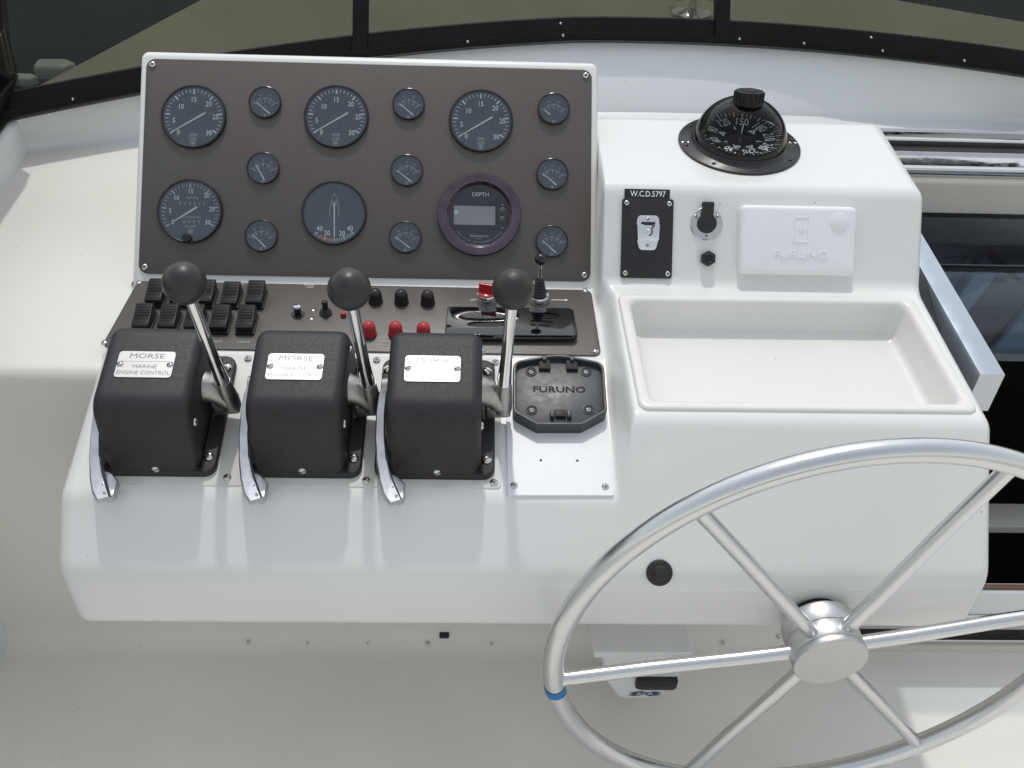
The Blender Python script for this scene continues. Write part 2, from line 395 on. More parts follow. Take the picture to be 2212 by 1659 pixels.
# ------------------------------------------------------------------ windscreen
ws = thing('windscreen', 'curved black framed windscreen with smoked panes behind the helm', 'windscreen', Tr(0.2, 1.95, 0.78))
WI = Tr(-0.2, -1.95, -0.78)
ce, se = math.cos(R(52)), math.sin(R(52))
def wpt(x, l, out=0.0): return (x, yb(x)+l*ce-out*se, zb(x)+l*se+out*ce)
xf = [-0.925+0.035*k for k in range(0, 61)]
g = G()
g.loops([[wpt(x, 0.0, 0.0), wpt(x, -0.004, 0.014), wpt(x, 0.010, 0.016), wpt(x, 0.014, 0.006), wpt(x, 0.045, 0.0045), wpt(x, 0.0487, 0.001), wpt(x, 0.0487, -0.008), wpt(x, 0.0, -0.008)] for x in xf])
g.obj('bottom_rail', 'frame_black', ws, WI)
g = G(); g.loops([[wpt(x, -0.003, 0.0), wpt(x, -0.0068, 0.0150), wpt(x, -0.0085, 0.0150), wpt(x, -0.0062, -0.001)] for x in xf])
g.obj('seal', 'black_rubber', ws, WI)
def mull(x, w):
    g = G(); L = []
    for l in (0.002, 0.12, 0.24, 0.40):
        L.append([wpt(x-w/2, l, 0.012 if l > .02 else .017), wpt(x+w/2, l, 0.012 if l > .02 else .017), wpt(x+w/2, l, -0.008), wpt(x-w/2, l, -0.008)])
    g.loops(L); return g.obj('mullion', 'frame_black', ws, WI)
XM = [-0.249, 0.509]
for x in XM: mull(x, 0.030)
for a, b in ((-0.905, XM[0]), (XM[0], XM[1]), (XM[1], 1.15)):
    n = 14; g = G(); L = []
    for i in range(n+1):
        x = a+(b-a)*i/n; L.append([wpt(x, 0.044, -0.002), wpt(x, 0.40, -0.002), wpt(x, 0.40, -0.006), wpt(x, 0.044, -0.006)])
    g.loops(L); g.obj('pane', 'smoked_glass', ws, WI)
nn = Vector((0, -se, ce))
def wscrew(x, l, out, r=0.0027):
    M = Matrix.Translation(wpt(x, l, out)) @ Vector((0, 0, 1)).rotation_difference(nn).to_matrix().to_4x4()
    screw(ws, WI @ M, r, 'hex')
for x in (-0.77, -0.43, -0.03, 0.17, 0.545, 0.68, 0.84, 1.0): wscrew(x, 0.006, 0.0158)
for x in (0.165, 0.82): wscrew(x, 0.034, 0.0052)
# corner post and side rail that close the windscreen to port
g = G(); g.tube([(-0.915, 1.748, 0.752), (-0.925, 1.92, 1.0)], 0.048, 4)
g.obj('corner_post', 'frame_black', ws, WI)
g = G(); g.loops([[(a-0.885, y, b-0.022) for a, b in ((0.0, 0.748), (0.014, 0.757), (0.014, 0.762), (0.004, 0.768), (0.045, 0.835), (0.035, 0.84), (-0.012, 0.77), (-0.012, 0.748))] for y in (0.6, 1.0, 1.4, 1.69, 1.74)])
g.obj('side_rail', 'frame_black', ws, WI)
g = G(); g.loops([[(a-0.885, y, b-0.022) for a, b in ((0.041, 0.836), (0.048, 0.92), (0.044, 0.921), (0.037, 0.838))] for y in (0.6, 1.745)])
g.obj('side_pane', 'smoked_glass', ws, WI)

# pale things afloat beyond the port bow, a horn on the foredeck
FL = Frame((0, 0, -0.9), 0)
for (px_, py_, sc_, lab) in ((46, 172, 0.45, 'small pale float beyond the bow, nearest the corner post'), (108, 149, 0.75, 'larger pale float beyond the bow, right of the other')):
    x, y = FL.uv(px_, py_)
    g = G(); g.slab(fillet([(-0.08, -0.05), (0.10, -0.06), (0.16, 0.02), (0.08, 0.08), (-0.09, 0.07)], 0.03, 4), -0.05, 0.05, 0.03)
    o = g.obj('float', 'gelcoat_dash', None, Tr(x, y, -0.9) @ Matrix.Diagonal((sc_*1.3, sc_*1.3, sc_, 1))); tag(o, lab, 'float', 'floats beyond the bow')
hn = thing('horn', 'chrome trumpet horn on a flared foot on the foredeck beyond the glass', 'horn', Tr(0.595, 2.815, 0.55))
g = G(); g.slab(rrect(0.115, 0.05, 0.02), 0, 0.006, 0.002); g.obj('base', 'chrome', hn)
g = G(); g.lathe([(0.050, 0.005), (0.030, 0.010), (0.014, 0.022), (0.010, 0.04), (0.010, 0.085), (0.02, 0.09), (1e-6, 0.095)], 20); g.obj('stem', 'chrome', hn)
for sx, ln in ((-0.052, 0.13), (0.045, 0.10)):
    g = G(); g.lathe([(0.033, 0), (0.026, 0.012), (0.015, 0.035), (0.009, 0.07), (0.008, ln), (0.014, ln+0.01), (1e-6, ln+0.02)], 24)
    t = g.obj('trumpet', 'chrome', hn, Tr(sx, -0.05, 0.085) @ Matrix.Rotation(R(-90), 4, 'X'))
    g = G(); g.lathe([(0.017, 0.012), (0.012, 0.013), (1e-6, 0.013)], 16); g.obj('throat', 'interior_black', t)
g = G(); g.box(-0.07, 0.07, -0.012, 0.012, 0.088, 0.104, 0.004); g.obj('crossbar', 'chrome', hn)

# ------------------------------------------------------------------ starboard companionway
bm_ = thing('hatch_beam', 'cream painted beam under the forward steel hatch tracks', 'beam', Tr(1.2, 1.80, 0.60))
g = G(); g.box(-0.53, 0.6, -0.10, 0.11, -0.01, 0.062, 0.008); g.obj('beam_face', 'cream', bm_)
for (y0, y1, z0, z1, lab) in ((1.838, 1.893, 0.662, 0.676, 'forward polished steel hatch track beside the white ledge'), (1.712, 1.790, 0.662, 0.680, 'aft polished steel hatch track above the cream beam')):
    t = thing('hatch_track', lab, 'track', Tr(1.2, (y0+y1)/2, z0), 'steel hatch tracks')
    w = (y1-y0)/2
    g = G(); g.loops([[(x, a, b) for a, b in fillet([(-w, 0), (-w, z1-z0), (-w+0.010, z1-z0+0.003), (-w*0.2, 0.006), (w-0.006, 0.008), (w, z1-z0+0.002), (w, 0)], 0.002, 2)] for x in (-0.53, 0.0, 0.6)])
    g.obj('channel', 'steel_polished', t)
    g = G(); g.tube([(-0.53, -w+0.004, z1-z0+0.001), (0.6, -w+0.004, z1-z0+0.001)], 0.0022, 8); g.obj('lip', 'chrome', t)
g = G(); g.box(0.67, 1.8, 1.79, 1.838, 0.655, 0.664); o = g.obj('track_slot', 'interior_black'); tag(o, 'black slot between the two steel hatch tracks', 'slot')
# steel rail along the starboard side of the console
rl = thing('hatch_rail', 'square polished steel rail running fore and aft beside the console', 'rail', Tr(0.746, 1.077, 0.60))
g = G(); g.loops([[(a, y, b) for a, b in rrect(0.0365, 0.072, 0.0012, 0, 0.0645, 2)] for y in (0.0, 0.3, 0.70)]); g.obj('rail_body', 'steel_rail', rl)
g = G(); g.loops([[(a, y, b) for a, b in ((-0.0185, -0.60), (-0.006, -0.60), (-0.006, 0.0285), (-0.0185, 0.0285))] for y in (0.02, 0.70)]); g.obj('carlin', 'interior_brown', rl)
# sliding smoked hatch
ht = thing('sliding_hatch', 'dark smoked sliding hatch panes right of the console', 'hatch', Tr(1.2, 1.4, 0.585))
for y0, y1 in ((1.5165, 1.715), (1.265, 1.5135)):
    g = G(); g.box(-0.44, 0.6, y0-1.4, y1-1.4, 0, 0.006, 0.001); g.obj('pane', 'hatch_glass', ht)
g = G(); g.box(-0.44, 0.6, 0.1130, 0.1170, -0.004, 0.0075); g.obj('joint_strip', 'interior_black', ht)
# cabin below, seen dimly
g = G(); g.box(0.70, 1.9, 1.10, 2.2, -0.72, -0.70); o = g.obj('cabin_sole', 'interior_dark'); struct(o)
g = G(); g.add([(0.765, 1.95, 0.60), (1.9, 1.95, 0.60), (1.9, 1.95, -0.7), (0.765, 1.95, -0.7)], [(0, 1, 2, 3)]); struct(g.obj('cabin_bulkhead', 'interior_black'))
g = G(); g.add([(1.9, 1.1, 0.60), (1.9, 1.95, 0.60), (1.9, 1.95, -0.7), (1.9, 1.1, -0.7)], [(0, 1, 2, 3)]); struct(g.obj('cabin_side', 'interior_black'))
HF = Frame((0, 0, 0.512), 0)
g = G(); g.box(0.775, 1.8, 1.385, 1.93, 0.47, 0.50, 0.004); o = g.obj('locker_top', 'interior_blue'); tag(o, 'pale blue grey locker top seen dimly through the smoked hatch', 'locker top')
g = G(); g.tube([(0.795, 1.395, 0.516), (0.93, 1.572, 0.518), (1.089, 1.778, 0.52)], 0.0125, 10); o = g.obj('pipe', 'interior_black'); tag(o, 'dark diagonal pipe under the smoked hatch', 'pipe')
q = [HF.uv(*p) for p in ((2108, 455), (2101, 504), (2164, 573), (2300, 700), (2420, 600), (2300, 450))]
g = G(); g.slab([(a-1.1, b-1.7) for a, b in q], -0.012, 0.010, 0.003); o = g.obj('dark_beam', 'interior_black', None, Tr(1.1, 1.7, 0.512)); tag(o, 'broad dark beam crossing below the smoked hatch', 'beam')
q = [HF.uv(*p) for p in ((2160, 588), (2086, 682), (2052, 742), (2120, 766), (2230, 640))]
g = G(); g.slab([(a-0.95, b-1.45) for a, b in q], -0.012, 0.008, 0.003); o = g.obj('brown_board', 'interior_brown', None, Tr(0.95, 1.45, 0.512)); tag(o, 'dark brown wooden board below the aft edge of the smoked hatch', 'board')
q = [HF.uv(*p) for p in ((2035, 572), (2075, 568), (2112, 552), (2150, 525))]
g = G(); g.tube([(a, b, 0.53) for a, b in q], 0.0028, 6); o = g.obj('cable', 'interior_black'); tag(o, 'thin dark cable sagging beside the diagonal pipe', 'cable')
for z, lab in ((0.10, 'cream ladder step inside the dark companionway'),):
    SF = Frame((0, 0, z), 0); ya = SF.uv(2185, 1087)[1]; yc = SF.uv(2185, 1137)[1]
    t = thing('ladder_step', lab, 'step', Tr(1.2, (ya+yc)/2, z))
    g = G(); g.box(-0.44, 0.5, (yc-ya)/2, (ya-yc)/2, -0.02, 0.0, 0.003); g.obj('tread', 'cream', t)
# sill across the foot of the companionway
sl_ = thing('companionway_sill', 'white sill with steel tracks and teak strip at lower right', 'sill', Tr(1.2, 1.10, 0))
g = G(); g.box(-0.478, 0.9, -0.012, 0.012, 0.105, 0.1675, 0.003); g.obj('sill_board', 'gelcoat_dash', sl_)
g = G(); g.box(-0.478, 0.9, -0.004, 0.006, 0.166, 0.172, 0.001); g.obj('teak_strip', 'teak', sl_)
g = G(); g.box(-0.478, 0.9, -0.016, 0.02, 0.062, 0.104, 0.002); g.obj('steel_track', 'steel_polished', sl_)
g = G(); g.box(-0.478, 0.9, -0.004, 0.02, 0.030, 0.062); g.obj('track_gap', 'interior_black', sl_)
g = G(); g.box(-0.478, 0.9, -0.020, 0.02, 0.018, 0.0305, 0.002); g.obj('steel_track', 'steel_polished', sl_)
g = G(); g.box(-0.478, 0.9, -0.026, 0.02, -0.01, 0.018, 0.002); g.obj('toe_board', 'cream', sl_)

# ================================================================== HELM CONSOLE
hc = thing('helm_console', 'white moulded helm console carrying the instruments, controls and wheel', 'console', Tr(0.08, 1.0, 0))
HI = Tr(-0.08, -1.0, 0)
LP = [(1.63, 0.60), (1.63, 0.672), (1.37, 0.672), (1.2755, 0.672), (1.1306, 0.6720), (0.898, 0.6226), (0.8236, 0.5424), (0.8236, 0.43), (1.095, 0.425)]
RP = [(1.615, 0.60), (1.615, 0.8288), (1.3706, 0.8288), (1.2755, 0.7066), (1.13, 0.7066), (0.971, 0.7066), (0.8236, 0.5424), (0.8236, 0.43), (1.095, 0.425)]
rad = [0, 0.024, 0.030, 0.026, 0.01, 0.032, 0.055, 0.020, 0]
subn = 26
Lp = [Vector(p) for p in fillet(LP, rad, 6, False, subn)]; Rp = [Vector(p) for p in fillet(RP, rad, 6, False, subn)]
NP = len(Lp)
def sm(t): t = max(0, min(1, t)); return t*t*t*(t*(6*t-15)+10)
def row(x, inset):
    pts = []
    for a, b in zip(Lp, Rp):
        back = min(1, max(0, (max(a.x, b.x)-1.25)/0.04))
        x0 = 0.187*(1-back)+0.1835*back; x1 = 0.217*(1-back)+0.1965*back
        pts.append(a.lerp(b, sm((x-x0)/(x1-x0))))
    if inset:
        q = []
        for i, p in enumerate(pts):
            t = pts[min(i+1, NP-1)]-pts[max(i-1, 0)]; t.normalize(); q.append(p+Vector((-t.y, t.x))*inset)
        pts = q
    return [(x, p.x, p.y) for p in pts]
X0, X1, re_ = -0.5545, 0.709, 0.026
xs = [(X0+re_*(1-math.sin(R(90*k/7))), re_*(1-math.cos(R(90*k/7)))) for k in range(7, -1, -1)]
xs = [(X0+re_*(1-math.cos(R(90*k/7))), re_*(1-math.sin(R(90*k/7)))) for k in range(0, 8)]
x = X0+re_
while x < 0.13: x += 0.02; xs.append((x, 0))
while x < 0.230: x += 0.0022; xs.append((x, 0))
while x < X1-re_-0.009: x += 0.008; xs.append((x, 0))
xs += [(X1-re_*(1-math.cos(R(90*k/7))), re_*(1-math.sin(R(90*k/7)))) for k in range(7, -1, -1)]
rows = [row(x, i) for x, i in xs]
v = [p for r_ in rows for p in r_]; f = []
for a in range(len(rows)-1):
    for i in range(NP-1):
        q = (a*NP+i, a*NP+i+1, (a+1)*NP+i+1, (a+1)*NP+i)
        mx = (v[q[0]][0]+v[q[2]][0])/2; my = (v[q[0]][1]+v[q[2]][1])/2; mz = (v[q[0]][2]+v[q[2]][2])/2
        if 0.226 < mx < 0.679 and 0.994 < my < 1.238 and abs(mz-0.7066) < 0.004: continue
        f.append(q)
f.append(tuple(range(NP))); f.append(tuple((len(rows)-1)*NP+i for i in range(NP)))
g = G(); g.add(v, f); g.obj('body', 'gelcoat', hc, HI, 60)
# instrument pod
def ipw(v_, w): p = IP.o+IP.v*v_+IP.n*w; return (p.y, p.z)
A = ipw(-0.030, -0.003); B = ipw(0.3665, -0.003)
pp = fillet([A, B, (B[0]+0.075, B[1]-0.035), (1.70, 0.64), (1.33, 0.64)], [0.004, 0.014, 0.02, 0.005, 0.005], 6)
if area2(pp) < 0: pp = pp[::-1]
re2 = 0.013; px0, px1 = -0.5545, 0.1925; L = []
ends = [(px0+re2*(1-math.cos(R(90*k/6))), re2*(1-math.sin(R(90*k/6)))) for k in range(7)]
ends += [(px1-re2*(1-math.cos(R(90*k/6))), re2*(1-math.sin(R(90*k/6)))) for k in range(6, -1, -1)]
for x, ins in ends: L.append([(x, a, b) for a, b in (offset(pp, ins) if ins > 1e-6 else pp)])
g = G(); g.loops(L); g.obj('instrument_pod', 'gelcoat', hc, HI, 60)
# chart tray let into the starboard shelf
def tray_loop(ins, z, r): 
    c = [(0.2145, 1.2450), (0.6800, 1.2490), (0.6890, 0.9845), (0.2200, 0.9825)]
    c2 = offset(c, ins); o = fillet(c2, r, 7)
    return [(a, b, 0.7066+z) for a, b in o]
g = G()
g.loops([tray_loop(0.0, -0.001, 0.014), tray_loop(0.0003, 0.0018, 0.014), tray_loop(0.0018, 0.0042, 0.014), tray_loop(0.0045, 0.0052, 0.014), tray_loop(0.0125, 0.0052, 0.014), tray_loop(0.0165, 0.0030, 0.014),
         tray_loop(0.0185, -0.002, 0.014), tray_loop(0.0195, -0.010, 0.014), tray_loop(0.027, -0.040, 0.018), tray_loop(0.030, -0.0455, 0.018), tray_loop(0.036, -0.0485, 0.016), tray_loop(0.05, -0.049, 0.012)], None, True, False, True)
g.obj('chart_tray', 'tray_white', hc, HI, 70)

# ================================================================== INSTRUMENT PANEL
def plate_between(fr, c0, c1):
    a = fr.uv(*c0); b = fr.uv(*c1); return (a[0]+b[0])/2, (a[1]+b[1])/2, abs(a[0]-b[0]), abs(a[1]-b[1])
ipn = thing('instrument_panel', 'large brown laminate panel holding the round gauges', 'panel', IP.mat(-0.1807, 0.1785, 0))
g = G(); g.slab(rrect(0.7235, 0.3515, 0.015), -0.0034, 0.0, 0.0008, 2); g.obj('plate', 'laminate', ipn)
for sx in (-1, 1):
    for sy in (-1, 1): screw(ipn, Tr(sx*0.3515, sy*0.1655), 0.0052, 'hex')
LOGO = G()
LOGO.ring(rrect(1, 1, .1), rrect(.84, .84, .06), 0, .01)
LOGO.ring(circ(.26, 16), circ(.17, 16), 0, .01)
for k in range(4): LOGO.box(-.38, .38, -.035, .035, 0, .01, 0, Matrix.Rotation(R(45*k), 4, 'Z'))
def put_logo(g, x, y, sz, z): g.add(LOGO.v, LOGO.f, Tr(x, y, z) @ Matrix.Diagonal((sz, sz, 0.01, 1)))
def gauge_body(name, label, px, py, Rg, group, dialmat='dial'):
    u, v_ = IP.uv(px, py)
    t = thing(name, label, 'gauge', IP.mat(u, v_, 0), group)
    g = G(); g.lathe([(Rg, -0.001), (Rg, 0.0035), (Rg*0.985, 0.0052), (Rg*0.955, 0.0056), (Rg*0.94, 0.0050), (Rg*0.93, 0.0008)], 56); g.obj('bezel', 'bezel_black', t)
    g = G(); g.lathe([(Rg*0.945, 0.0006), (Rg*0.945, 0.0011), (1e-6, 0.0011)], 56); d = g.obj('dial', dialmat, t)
    g = G(); g.lathe([(Rg*0.945, 0.0044), (1e-6, 0.0046)], 56); g.obj('glass', 'lens', t)
    return t, d
Z1 = 0.0014
def ticks(g, Rg, a0, a1, n, major, r0, r1, r1m, w, wm, z=Z1, cx=0, cy=0):
    for k in range(n+1):
        a = R(a0+(a1-a0)*k/n); mj = k % major == 0
        ra = r0*Rg; rb = (r1m if mj else r1)*Rg; ww = (wm if mj else w)*Rg/2
        M = Tr(cx, cy, z) @ Matrix.Rotation(a, 4, 'Z')
        g.add([(ra, -ww, 0), (rb, -ww, 0), (rb, ww, 0), (ra, ww, 0)], [(0, 1, 2, 3)], M)
def needle(t, Rg, p0, p1, w0=0.03, w1=0.062, z=0.0026):
    a = Vector(p0)*Rg; b = Vector(p1)*Rg; d = (b-a); n = Vector((-d.y, d.x)).normalized()
    g = G(); g.slab([tuple(a+n*w0*Rg/2), tuple(a-n*w0*Rg/2), tuple(b-n*w1*Rg/2), tuple(b+n*w1*Rg/2)], z-0.0005, z+0.0003)
    g.obj('needle', 'needle_white', t)
RB, RS = 0.0523, 0.0262
TN = {'0': (-.45, -.50), '5': (-.60, -.13), '10': (-.40, .31), '15': (-.02, .54), '20': (.44, .41), '25': (.67, .01), '30': (.48, -.50)}
for (px, py, lab) in ((419, 253, 'large tachometer gauge at the upper left of the brown panel'), (727, 253, 'large tachometer gauge in the middle of the top row'), (1039, 262, 'large tachometer gauge above the purple ringed depth display')):
    t, d = gauge_body('tachometer', lab, px, py, RB, 'engine tachometers')
    g = G(); ticks(g, RB, 217, -35, 30, 5, 0.87, 0.77, 0.72, 0.022, 0.05); g.obj('tick_marks', 'print_white', d)
    for s_, (x, y) in TN.items():
        g = G(); g.text(s_, x*RB, y*RB, RB*0.225, Z1, 0, 0.86, 0.02); g.obj('numeral', 'print_white', d)
    g = G(); g.text('RPM', 0, -.575*RB, RB*.13, Z1, 0, .9, .01); g.text('x100', 0, -.69*RB, RB*.13, Z1, 0, .9, .01); put_logo(g, 0, -.825*RB, RB*.16, Z1); g.text('VDO', 0, -.925*RB, RB*.06, Z1)
    g.obj('lettering', 'print_grey', d)
    needle(t, RB, (-.56, -.44), (.36, .13))
# speedometer with counters
t, d = gauge_body('speedometer', 'large knots speedometer gauge at the lower left of the brown panel', 411, 457, RB, None)
g = G(); ticks(g, RB, 214, -31, 30, 5, 0.87, 0.77, 0.72, 0.022, 0.05); g.obj('tick_marks', 'print_grey', d)
for s_, (x, y) in {'0': (-.51, -.35), '5': (-.60, .0), '10': (-.43, .41), '15': (0, .62), '20': (.49, .50), '25': (.66, .08), '30': (.55, -.34)}.items():
    g = G(); g.text(s_, x*RB, y*RB, RB*0.21, Z1, 0, 0.86, 0.015); g.obj('numeral', 'print_white', d)
g = G(); g.text('Sumlog', 0.05*RB, .43*RB, RB*.13, Z1); g.text('ELECTRONIC', .04*RB, -.18*RB, RB*.10, Z1); g.text('KNOTS', .03*RB, -.47*RB, RB*.10, Z1); put_logo(g, .03*RB, -.63*RB, RB*.15, Z1)
g.obj('lettering', 'print_grey', d)
for (y, w, txt) in ((.24, .84, '004521'), (-.33, .62, '0009')):
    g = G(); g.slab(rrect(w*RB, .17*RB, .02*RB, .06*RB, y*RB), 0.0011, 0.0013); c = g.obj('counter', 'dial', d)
    g = G()
    for i, ch in enumerate(txt): g.text(ch, .06*RB+(i-(len(txt)-1)/2)*.145*RB, y*RB, RB*.15, Z1)
    g.obj('digits', 'print_grey', d)
needle(t, RB, (-.45, -.31), (.22, .14))
g = G(); g.lathe([(0.0072, 0.004), (0.0072, 0.010), (0.0062, 0.0112), (1e-6, 0.0115)], 20); g.obj('trip_knob', 'bezel_black', t, Tr(-.04*RB, -.86*RB, 0))
# rudder angle gauge
t, d = gauge_body('rudder_gauge', 'large rudder angle gauge with boat outline, left of the depth display', 722, 461, RB, None)
g = G()
hull = [(-.10, -.10), (-.135, -.10), (-.135, .18), (-.115, .34), (-.06, .50), (0, .62), (.06, .50), (.115, .34), (.135, .18), (.135, -.10), (.10, -.10)]
for a, b in zip(hull[:-1], hull[1:]):
    a = Vector(a)*RB; b = Vector(b)*RB; n = Vector((-(b-a).y, (b-a).x)).normalized()*RB*.008
    g.add([(*(a+n), Z1), (*(b+n), Z1), (*(b-n), Z1), (*(a-n), Z1)], [(0, 1, 2, 3)])
g.obj('boat_outline', 'print_grey', d)
g = G(); put_logo(g, 0, .30*RB, .16*RB, Z1); g.obj('emblem', 'print_grey', d)
for s_, x, y in (('40', -.43, -.49), ('20', -.20, -.63), ('20', .26, -.63), ('40', .50, -.47)):
    g = G(); g.text(s_, x*RB, y*RB, RB*.22, Z1, 0, .86, .015); g.obj('numeral', 'print_white', d)
for (a0, a1, m) in ((238, 269, 'print_red'), (272, 314, 'print_green')):
    g = G(); n = 14; L = [[(rr*RB*math.cos(R(a0+(a1-a0)*k/n)), rr*RB*math.sin(R(a0+(a1-a0)*k/n)), Z1-.0001) for k in range(n+1)] for rr in (.78, .88)]
    g.loops(L, None, False, False, False); g.obj('scale_band', m, d)
g = G(); ticks(g, RB, 230, 314, 16, 4, .89, .79, .77, .016, .032, Z1+.0001); g.obj('tick_marks', 'print_white', d)
needle(t, RB, (0.0, .30), (.03, -.74), .05, .035)
# small gauges
TEMP = (('100', '150', '200', '250'), ('40', '60', '80', '100', '120'), '\u00b0C')
OIL = (('0', '40', '80', '120', '150'), ('2', '4', '6', '8', '10'), 'bar')
GEAR = (('0', '80', '160', '240', '350'), ('5', '10', '15', '20', '25'), 'bar')
SG = [(573, 222, TEMP, ((-.52, .0), (.32, -.72)), 'upper left, right of the first tachometer'), (569, 364, OIL, ((-.45, .22), (.10, -.74)), 'left column, middle row, with a steep needle'),
      (565, 510, OIL, ((-.52, .08), (.28, -.70)), 'left column, between the speedometer and rudder gauge'),
      (883, 226, TEMP, ((-.58, .05), (.30, -.70)), 'top row, between the second and third tachometers'), (879, 369, OIL, ((-.58, -.02), (.30, -.72)), 'middle column, middle row'),
      (876, 513, GEAR, ((-.62, .02), (.30, -.68)), 'middle column, left of the purple ringed depth display'),
      (1196, 236, TEMP, ((-.62, -.08), (-.22, -.38)), 'upper right corner, with a short needle'), (1193, 377, OIL, ((-.60, .05), (.25, -.68)), 'right column, middle row'),
      (1192, 522, GEAR, ((-.60, .05), (.25, -.70)), 'lower right, behind the small joystick')]
for px, py, (outer, inner, unit), (p0, p1), where in SG:
    t, d = gauge_body('engine_gauge', 'small round engine gauge at '+where, px, py, RS, 'small engine gauges')
    g = G(); cy = -.38*RS
    ticks(g, RS, 152, 28, 12, 3, .72, .64, .60, .028, .045, Z1, 0, cy); ticks(g, RS, 152, 28, 8, 2, .58, .53, .50, .025, .03, Z1, 0, cy); g.obj('tick_marks', 'print_white', d)
    g = G()
    for i, s_ in enumerate(outer):
        a = R(156-132*i/(len(outer)-1)); g.text(s_, .94*RS*math.cos(a)*.86, cy+.90*RS*math.sin(a), RS*.17, Z1, 0, .8)
    for i, s_ in enumerate(inner):
        a = R(150-120*i/(len(inner)-1)); g.text(s_, .40*RS*math.cos(a)*1.15, cy+.40*RS*math.sin(a), RS*.14, Z1, 0, .8)
    g.text(unit, .05*RS, cy+.16*RS, RS*.16, Z1, 0, .85); put_logo(g, 0, -.80*RS, RS*.18, Z1)
    g.obj('lettering', 'print_grey', d)
    needle(t, RS, p0, p1, .05, .085)
# depth display
u, v_ = IP.uv(1035.5, 465.5); RD = 0.0672
t = thing('depth_display', 'round digital depth display in a purple anodised ring', 'display', IP.mat(u, v_, 0))
g = G(); g.lathe([(RD, -0.001), (RD, 0.0085), (RD*.99, 0.0095), (RD*.815, 0.0105), (RD*.80, 0.0100), (RD*.725, 0.0040), (RD*.72, 0.001)], 64); g.obj('ring', 'purple_anodised', t)
g = G(); g.lathe([(RD*.725, 0.0006), (RD*.725, 0.0030), (1e-6, 0.0030)], 56); d = g.obj('dial', 'dial_dark', t)
zz = 0.0033
g = G(); g.text('DEPTH', .02*RD, .50*RD, RD*.135, zz, 0, 1.0, .006); g.obj('title', 'print_white', d)
g = G(); g.slab(rrect(.995*RD, .46*RD, .03*RD, -.115*RD, -.012*RD), 0.0029, 0.0034, 0); lc = g.obj('screen', 'lcd', d)
g = G(); g.lathe([(.052*RD, 0), (.052*RD, .0004), (1e-6, .0004)], 20); g.obj('white_dot', 'print_white', d, Tr(-.56*RD, .055*RD, 0.0033))
g = G()
for y in (.43, .37, .31, -.32, -.39, -.46):
    w = math.sqrt(max(.01, .66**2-y*y)); g.box(-w*RD*.92, w*RD*.92, (y-.012)*RD, (y+.012)*RD, .0029, .0032)
g.obj('stripes', 'dial_line', d)
g = G(); g.slab(rrect(.22*RD, .46*RD, .1*RD, .555*RD, .0), .0029, .0036, .0004); bp = g.obj('button_pad', 'black_plastic', d)
for y in (.11, -.105):
    g = G(); g.sphere(.092*RD, (0, 0, 0), 20, 10, None, .45); g.obj('button', 'bracket_grey', d, Tr(.555*RD, y*RD, .0036))
g = G()
for y, s_ in ((.245, 1), (-.285, -1)): g.add([(.53*RD, y*RD, zz), (.58*RD, y*RD, zz), (.555*RD, (y+.04*s_)*RD, zz)], [(0, 1, 2)])
g.text('Datamarine', 0, -.51*RD, RD*.095, zz, 0, 1); g.text('CD400', .0, -.575*RD, RD*.05, zz)
txt = 'CORINTHIAN PERFORMANCE SERIES'
for i, ch in enumerate(txt):
    a = R(218+(322-218)*i/(len(txt)-1)); g.text(ch, .665*RD*math.cos(a), .665*RD*math.sin(a), RD*.052, zz, a+math.pi/2)
g.obj('lettering', 'print_grey', d)
g = G(); g.lathe([(RD*.74, 0.0050), (1e-6, 0.0050)], 48); g.obj('glass', 'lens', t)

# ================================================================== SWITCH PANEL
c = [SP.uv(*p) for p in ((298, 606), (1277, 626), (1299, 767), (218, 749))]
spn = thing('switch_panel', 'long narrow brown laminate switch panel below the gauges', 'panel', SP.mat(-0.184, 0.09, 0))
o_ = fillet([(a+0.184, b-0.09) for a, b in c], 0.012, 5)
g = G(); g.slab(o_, -0.0034, 0.0, 0.0008, 2); g.obj('plate', 'laminate', spn)
for x, y in ((0.172, 1.298), (0.1765, 1.1461), (-0.5383, 1.2986), (-0.5491, 1.1474)): screw(spn, Tr(x+0.184, y-1.1306-0.09), 0.0048, 'hex')
for x, y, r_ in ((-0.2559, 1.2352, 30), (-0.2554, 1.2138, 20)): screw(spn, Tr(x+0.184, y-1.1306-0.09, -0.001), 0.0042, 'slot', rot=R(r_))
g = G(); g.box(-.012, .010, -.0006, .0006, 0, .0002); g.add([(.010, .0022, .0002), (.016, 0, .0002), (.010, -.0022, .0002)], [(0, 2, 1)])
g.text('OFF', -.1355, -.004, .0055, .0003); g.text('ANCHOR', -.398, .028, .004, .0003); g.text('LIGHT', -.396, .022, .004, .0003)
g.obj('legend', 'print_white', spn, Tr(0.1276+0.184, 1.2727-1.1306-0.09, 0))
